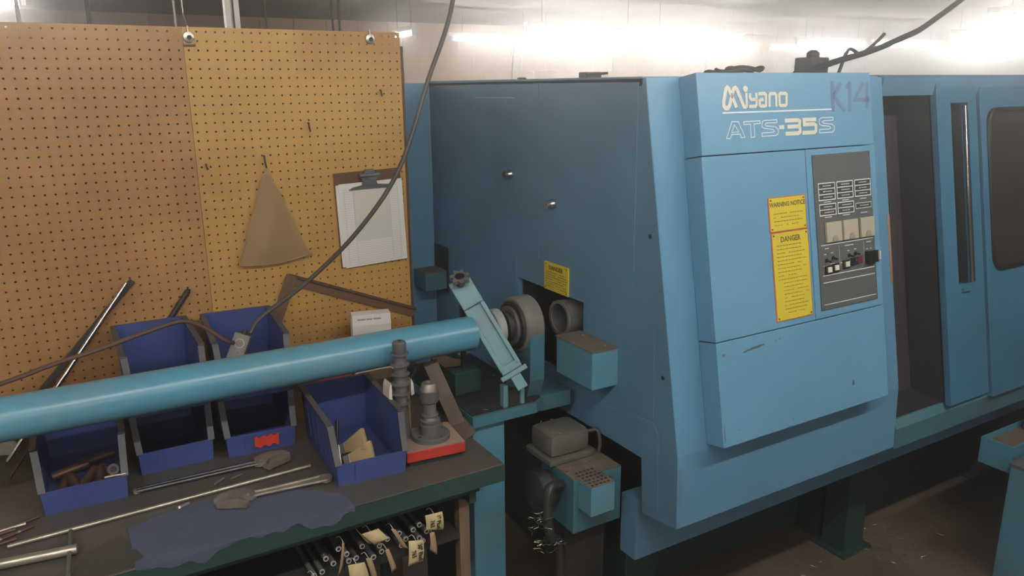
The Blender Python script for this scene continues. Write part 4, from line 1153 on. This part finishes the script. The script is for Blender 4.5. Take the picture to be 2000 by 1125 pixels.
# ================================================================== BAR FEEDER
AY, AZ = 1.928, 1.149
bf = thing('bar_feeder', 'teal bar feeder with a long pale blue guide tube above the workbench', 'bar feeder', (1.05, 1.93, 0))
gt = obj('guide_tube', G().tube([(-1.6, AY, AZ), (.4, AY, AZ), (.992, AY, AZ)], .0500, 40), M_TEAL, bf, True)
obj('tube_post', G().box(-1.5, -1.42, AY - .04, AY + .04, BZ + .001, AZ - .049), M_TEALD, bf)
obj('bed', G().prism([(.935, 1.82, .90), (1.150, 1.82, .90), (1.185, 1.84, .90), (1.185, 2.32, .90), (.935, 2.32, .90)], (0, 0, .032)), M_TEALD, bf)
obj('bed_dirt', G().prism([(.938, 1.83, .9325), (1.150, 1.83, .9325), (1.18, 1.85, .9325), (1.18, 2.31, .9325), (.938, 2.31, .9325)], (0, 0, .003)), M_DARK, bf)
obj('ring_shelf', G().box(1.188, 1.30, 1.86, 2.05, .88, .93), M_TEALD, bf)
col = obj('column', G().box(.945, 1.052, 1.845, 1.90, 0, .899, .003), M_TEAL, bf)
obj('column_rear', G().box(.96, 1.05, 1.905, 2.25, 0, .899), M_GREEN, bf)
obj('foot_plate', G().box(.94, 1.06, 1.80, 2.3, .0005, .012), M_GREEN, bf)
obj('casting', G().box(.96, 1.05, 1.98, 2.16, .936, 1.01, .006), M_GREEN, bf)
# clamp lever
Pa, Pb = V((.985, 1.985, 1.292)), V((1.082, 1.800, 1.012))
d = (Pb - Pa).normalized(); nrm = V((-.45, -.80, .40)); nrm = (nrm - d * nrm.dot(d)).normalized(); sd = d.cross(nrm).normalized()
def lp(t, u, h): return Pa.lerp(Pb, t) + sd * u + nrm * h
def lbar(g, t0, t1, u0, u1, h0, h1, bev=.002):
    return g.hexa([lp(t0, u0, h0), lp(t0, u1, h0), lp(t1, u1, h0), lp(t1, u0, h0), lp(t0, u0, h1), lp(t0, u1, h1), lp(t1, u1, h1), lp(t1, u0, h1)], bev)
M_PALE = mat('pale_end_cap', (150, 158, 152), .5, var=.1, stain=(120, 116, 104), stain_amt=.5)
M_LEVER = mat('pale_lever_paint', (96, 140, 150), .42, var=.08, scale=8, stain=(112, 124, 120), stain_amt=.5, stain_scale=10)
g = G()
lbar(g, -.02, .24, -.033, .033, -.012, .014, .004)            # head block
lbar(g, .24, .84, -.030, .030, -.010, .002)                   # web
lbar(g, .24, .84, -.033, -.020, -.010, .014, .003)            # ribs
lbar(g, .24, .84, .020, .033, -.010, .014, .003)
lbar(g, .80, .87, -.032, .032, -.010, .013, .003)
lv = obj('clamp_lever', g, M_LEVER, bf)
obj('lever_tongue', lbar(lbar(G(), .872, .915, -.042, .042, -.006, .014), .9155, 1.04, -.016, .016, -.006, .013), M_LEVER, lv)
kc = lp(.02, 0, .0145)
obj('knob_stem', G().lathe([(.014, 0), (.014, .016)], kc, nrm, 14), M_BLKPL, lv, True)
g = G(); nk = 7; pts = []
for k in range(nk * 6):
    a = 2 * math.pi * k / (nk * 6); r = .0245 + .0055 * math.cos(nk * a)
    pts.append(r)
kax = V((-.25, -.45, .86)).normalized(); ku = kax.cross(V((0, 0, 1))).normalized(); kw = kax.cross(ku)
kc2 = kc + nrm * .010 + kax * .012
def kp(r, a, h): return kc2 + (ku * math.cos(a) + kw * math.sin(a)) * r + kax * h
g.prism([kp(r, 2 * math.pi * k / len(pts), 0) for k, r in enumerate(pts)], kax * .014)
kn = obj('star_knob', g, M_GREYPL, lv)
obj('knob_cap', G().lathe([(.015, .0145), (.013, .0155), (.010, .013)], kc2, kax, 18), M_BLKPL, lv, True)
obj('fork_prong', G().box(1.040, 1.056, 1.825, 1.85, .936, 1.005, .004), M_LEVER, bf)
obj('fork_prong', G().box(1.098, 1.112, 1.825, 1.85, .936, 1.005, .004), M_LEVER, bf)
obj('fork_web', G().box(1.057, 1.097, 1.832, 1.85, .936, .985), M_DARK, bf)
obj('lever_support', G().box(.996, 1.010, 2.0, 2.014, .937, 1.26, .002), M_DARK, bf)  # thin post added to hold the lever up, set behind the tube
obj('end_disc', G().lathe([(.020, -.006), (.055, -.004), (.059, 0), (.059, .020), (.045, .026), (.02, .030)], (1.062, AY, AZ), (1, 0, 0), 36), M_PALE, bf, True)
obj('feed_rod', G().tube([(1.0, AY, AZ), (1.11, AY, AZ)], .013, 14), M_STEEL, bf, True)
# stepped bearing ring on its own stand
rg = obj('ring_housing', G().lathe([(.060, 0), (.080, 0), (.086, .006), (.086, .056), (.080, .062), (.040, .062), (.040, .03), (.060, .03)], (1.135, AY, AZ), (1, 0, 0), 40), M_RING, bf, True)
obj('housing_leg', G().prism([(1.143, AY - .085, AZ), (1.143, AY - .082, .99), (1.143, AY - .06, .9305), (1.143, AY + .06, .9305), (1.143, AY + .085, AZ)], (.05, 0, 0)), M_TEALD, rg)
obj('outer_race', G().lathe([(.050, 0), (.074, 0), (.074, .008), (.050, .008)], (1.126, AY, AZ), (1, 0, 0), 36), M_DARK, rg, True)
obj('middle_race', G().lathe([(.040, 0), (.060, 0), (.060, .010), (.040, .010)], (1.115, AY, AZ), (1, 0, 0), 36), M_GUNMETAL, rg, True)
obj('inner_race', G().lathe([(.030, 0), (.047, 0), (.047, .016), (.030, .016)], (1.098, AY, AZ), (1, 0, 0), 36), M_DARK, rg, True)
obj('ring_bore', G().lathe([(.014, .0), (.033, .0), (.033, .004), (.014, .004)], (1.104, AY, AZ), (1, 0, 0), 28), M_BLACK, rg, True)
sc_ = thing('card_scrap', 'torn piece of pinkish card lying on the bar feeder casting', 'scrap', (.98, 2.1, 1.05))
obj('card', G().prism([(.955, 2.04, 1.0115), (1.01, 2.03, 1.0115), (1.03, 2.08, 1.0115), (1.012, 2.10, 1.0115), (1.0, 2.16, 1.0115), (.955, 2.15, 1.0115)], (0, 0, .0015)), mat('pinkish_card', (168, 138, 120), .8), sc_)

# ================================================================== PUMP UNIT
pu = thing('coolant_pump', 'teal pump unit with grey domed cap and perforated cover beside the lathe base', 'pump', M(1.45, 1.95, -.4))
hb = obj('pump_housing', mbox(G(), 1.346, 1.545, 1.90, 2.10, .28, .48, .003), M_TEALD, pu)
obj('housing_top', mbox(G(), 1.347, 1.544, 1.901, 2.09, .4803, .4825), M_DUST, hb)
cv = obj('perforated_cover', mbox(G(), 1.363, 1.46, 1.826, 1.899, .376, .48, .002), M_TEAL, pu)
obj('cover_top', mbox(G(), 1.364, 1.459, 1.827, 1.8995, .4803, .4825), M_DUST, cv)
for i in range(6):
    for j in range(5):
        x, y = 1.376 + .0165 * j + .003 * (i % 2), 1.838 + .019 * i
        obj('vent_hole', G().lathe([(.0044, 0), (.0044, .0006)], M(x, y, .4826), (0, 0, 1), 10), M_BLACK, cv)
obj('slot_frame', mbox(mbox(mbox(G(), 1.472, 1.478, 1.893, 1.899, .335, .46), 1.492, 1.498, 1.893, 1.899, .335, .46), 1.464, 1.498, 1.893, 1.899, .325, .335), M_GREYPL, hb)
obj('slot', mbox(G(), 1.4785, 1.4915, 1.896, 1.899, .37, .41), M_BLACK, hb)
g = G(); a, b = M(1.335, 2.02, .505), M(1.50, 2.16, .588)
g.box(a[0], b[0], a[1], b[1], a[2], b[2], .022)
cpn = obj('domed_cap', g, M_GREYPL, pu, True)
obj('cap_flange', mbox(G(), 1.325, 1.51, 2.01, 2.17, .4835, .504, .004), M_GREYPL, cpn)
obj('cap_cable', G().tube(smooth_path([M(1.50, 2.05, .56), M(1.535, 2.03, .565), M(1.542, 2.02, .52), M(1.535, 2.02, .484)]), .006, 8), M_CABLE, pu, True)
obj('motor_body', G().lathe([(.04, 0), (.062, .012), (.062, .05), (.05, .06), (.05, .072)], M(1.258, 2.03, .40), (1, 0, 0), 28), M_DARK, pu, True)
obj('pump_pipe', G().tube(smooth_path([M(1.335, 1.96, .44), M(1.27, 1.93, .46), M(1.255, 1.92, .38), M(1.27, 1.92, .28), M(1.33, 1.96, .20), M(1.34, 1.95, -.2)]), .014, 10), M_DARK, pu, True)
obj('stand', mbox(mbox(G(), 1.36, 1.53, 1.97, 2.10, -.39, .279), 1.30, 1.56, 1.92, 2.14, -.401, -.391), M_DARK, pu)

# ================================================================== RIGHT FOREGROUND
t = thing('machine_pedestal', 'light blue pedestal of a neighbouring machine at the right bottom corner', 'pedestal', (3.1, 1.1, 0))
obj('pedestal_body', G().box(2.885, 3.5, .85, 1.305, 0, .482, .004), M_TEAL, t)
obj('pedestal_top', G().box(2.88, 3.51, .84, 1.31, .4825, .494, .002), M_GREYPL, t)
t = thing('chip_tray', 'light teal chip tray at the right edge in front of the doors', 'tray', (3.2, 1.4, 0))
g = G().box(2.955, 3.6, 1.335, 1.455, .415, .425).box(2.955, 3.6, 1.335, 1.345, .425, .52).box(2.955, 3.6, 1.445, 1.455, .425, .52).box(2.955, 2.965, 1.345, 1.445, .425, .52).box(3.59, 3.6, 1.345, 1.445, .425, .52)
obj('tray_body', g, M_TEAL, t)
obj('tray_leg', G().box(3.25, 3.31, 1.36, 1.42, 0, .4145), M_GREEN, t)
obj('tray_chips', G().box(2.966, 3.589, 1.346, 1.444, .4255, .50), M_DUST, t)
tag(obj('white_jug', G().lathe([(.035, 0), (.038, .01), (.038, .07), (.02, .09), (.014, .095)], (3.225, 1.395, .5005), (0, 0, 1), 20), M_PAPER, None, True), 'pale container standing on the chip tray at the right edge', 'container')

# ================================================================== CABLES
tag(obj('hanging_cable', G().tube(smooth_path([(1.10, 2.0, CEIL_Z), (1.04, 2.0, 2.4), (.996, 2.0, 2.075), (.912, 2.0, 1.861), (.818, 2.0, 1.631), (.702, 2.03, 1.467), (.569, 2.10, 1.324), (.439, 2.12, 1.236), (.402, 2.105, 1.199)]), .0062, 10), M_CABLE, None, True),
    'grey cable hanging from the ceiling in a curve down to the switch box', 'cable')
tag(obj('brown_cable', G().tube(smooth_path([(.352, 2.075, 1.190), (.328, 2.05, 1.208), (.282, 2.05, 1.251), (.229, 2.05, 1.277), (.14, 2.05, 1.262), (.044, 2.05, 1.239), (-.067, 2.05, 1.217), (-.174, 2.05, 1.191), (-.6, 2.05, 1.10)]), [.0055] * 65, 10), M_CABLEB, None, True),
    'brown cable running left from the switch box over the blue bins', 'cable')
sw = thing('switch_box', 'grey metal switch box on the end of the hanging cable over the blue bin', 'switch box', (.37, 2.09, 1.16))
sx = V((.032, .008, .066)).normalized(); sn = V((-.30, -.80, .35)); sn = (sn - sx * sn.dot(sx)).normalized(); sy = sx.cross(sn).normalized()
sc0 = V((.366, 2.098, 1.160))
def sbx(g, a0, a1, b0, b1, c0, c1, bev=0.0):
    q = lambda a, b, c: sc0 + sx * a + sy * b + sn * c
    return g.hexa([q(a0, b0, c0), q(a1, b0, c0), q(a1, b1, c0), q(a0, b1, c0), q(a0, b0, c1), q(a1, b0, c1), q(a1, b1, c1), q(a0, b1, c1)], bev)
obj('box_body', sbx(G(), -.046, .046, -.022, .022, -.014, .010, .003), M_GREYPL, sw)
fc = obj('face_plate', sbx(G(), -.044, .044, -.021, .021, .0102, .0125, .001), M_GREYPL, sw)
obj('round_knockout', G().lathe([(.011, 0), (.013, .0), (.013, .0015), (.011, .0015)], sc0 + sx * .02 + sn * .0126, sn, 22), M_STEEL, fc, True)
for a in (-.005, -.032):
    obj('plate_screw', G().lathe([(.0025, 0), (.002, .0012)], sc0 + sx * a + sy * .004 + sn * .0126, sn, 8), M_CHROME, fc)
obj('cable_gland', G().lathe([(.0075, 0), (.0075, .012)], sc0 + sx * .0465 - sy * 0, sx, 12), M_DARK, sw)

# ================================================================== METAL CHIPS
random.seed(21)
swarf('metal_swarf', [((2.647, 1.60, 0), (.07, .06, .02)), ((2.80, 1.72, 0), (.12, .08, .03)), ((2.75, 1.56, 0), (.1, .06, .01)), ((3.1, 1.66, 0), (.15, .1, .01)), ((2.35, 1.70, 0), (.25, .08, .02)), ((1.6, 1.55, 0), (.3, .2, .02))], 110, .03, .0009, 'bright curled metal chips scattered on the floor under the lathe')
swarf('metal_swarf', [((1.07, 1.90, .9358), (.09, .06, .006)), ((1.12, 2.0, .9358), (.05, .1, .01))], 26, .010, .0009, 'fine metal chips on the bar feeder bed')
swarf('metal_swarf', [(M(1.42, 2.09, .588), (.06, .05, .004)), (M(1.40, 1.98, .4835), (.05, .05, .003))], 30, .008, .0009, 'bright chips lying on the pump cap and cover')
swarf('metal_swarf', [(M(1.50, 2.05, .902), (.03, .07, .003))], 12, .007, .0008, 'few bright chips on the small teal box at the lathe side')
swarf('metal_swarf', [(M(1.22, 1.93, .30), (.03, .03, .08)), (M(1.27, 1.93, .24), (.04, .04, .03)), (M(1.3, 1.95, -.40), (.1, .06, .06))], 50, .025, .0010, 'stringy metal chips caught on the pump pipe')
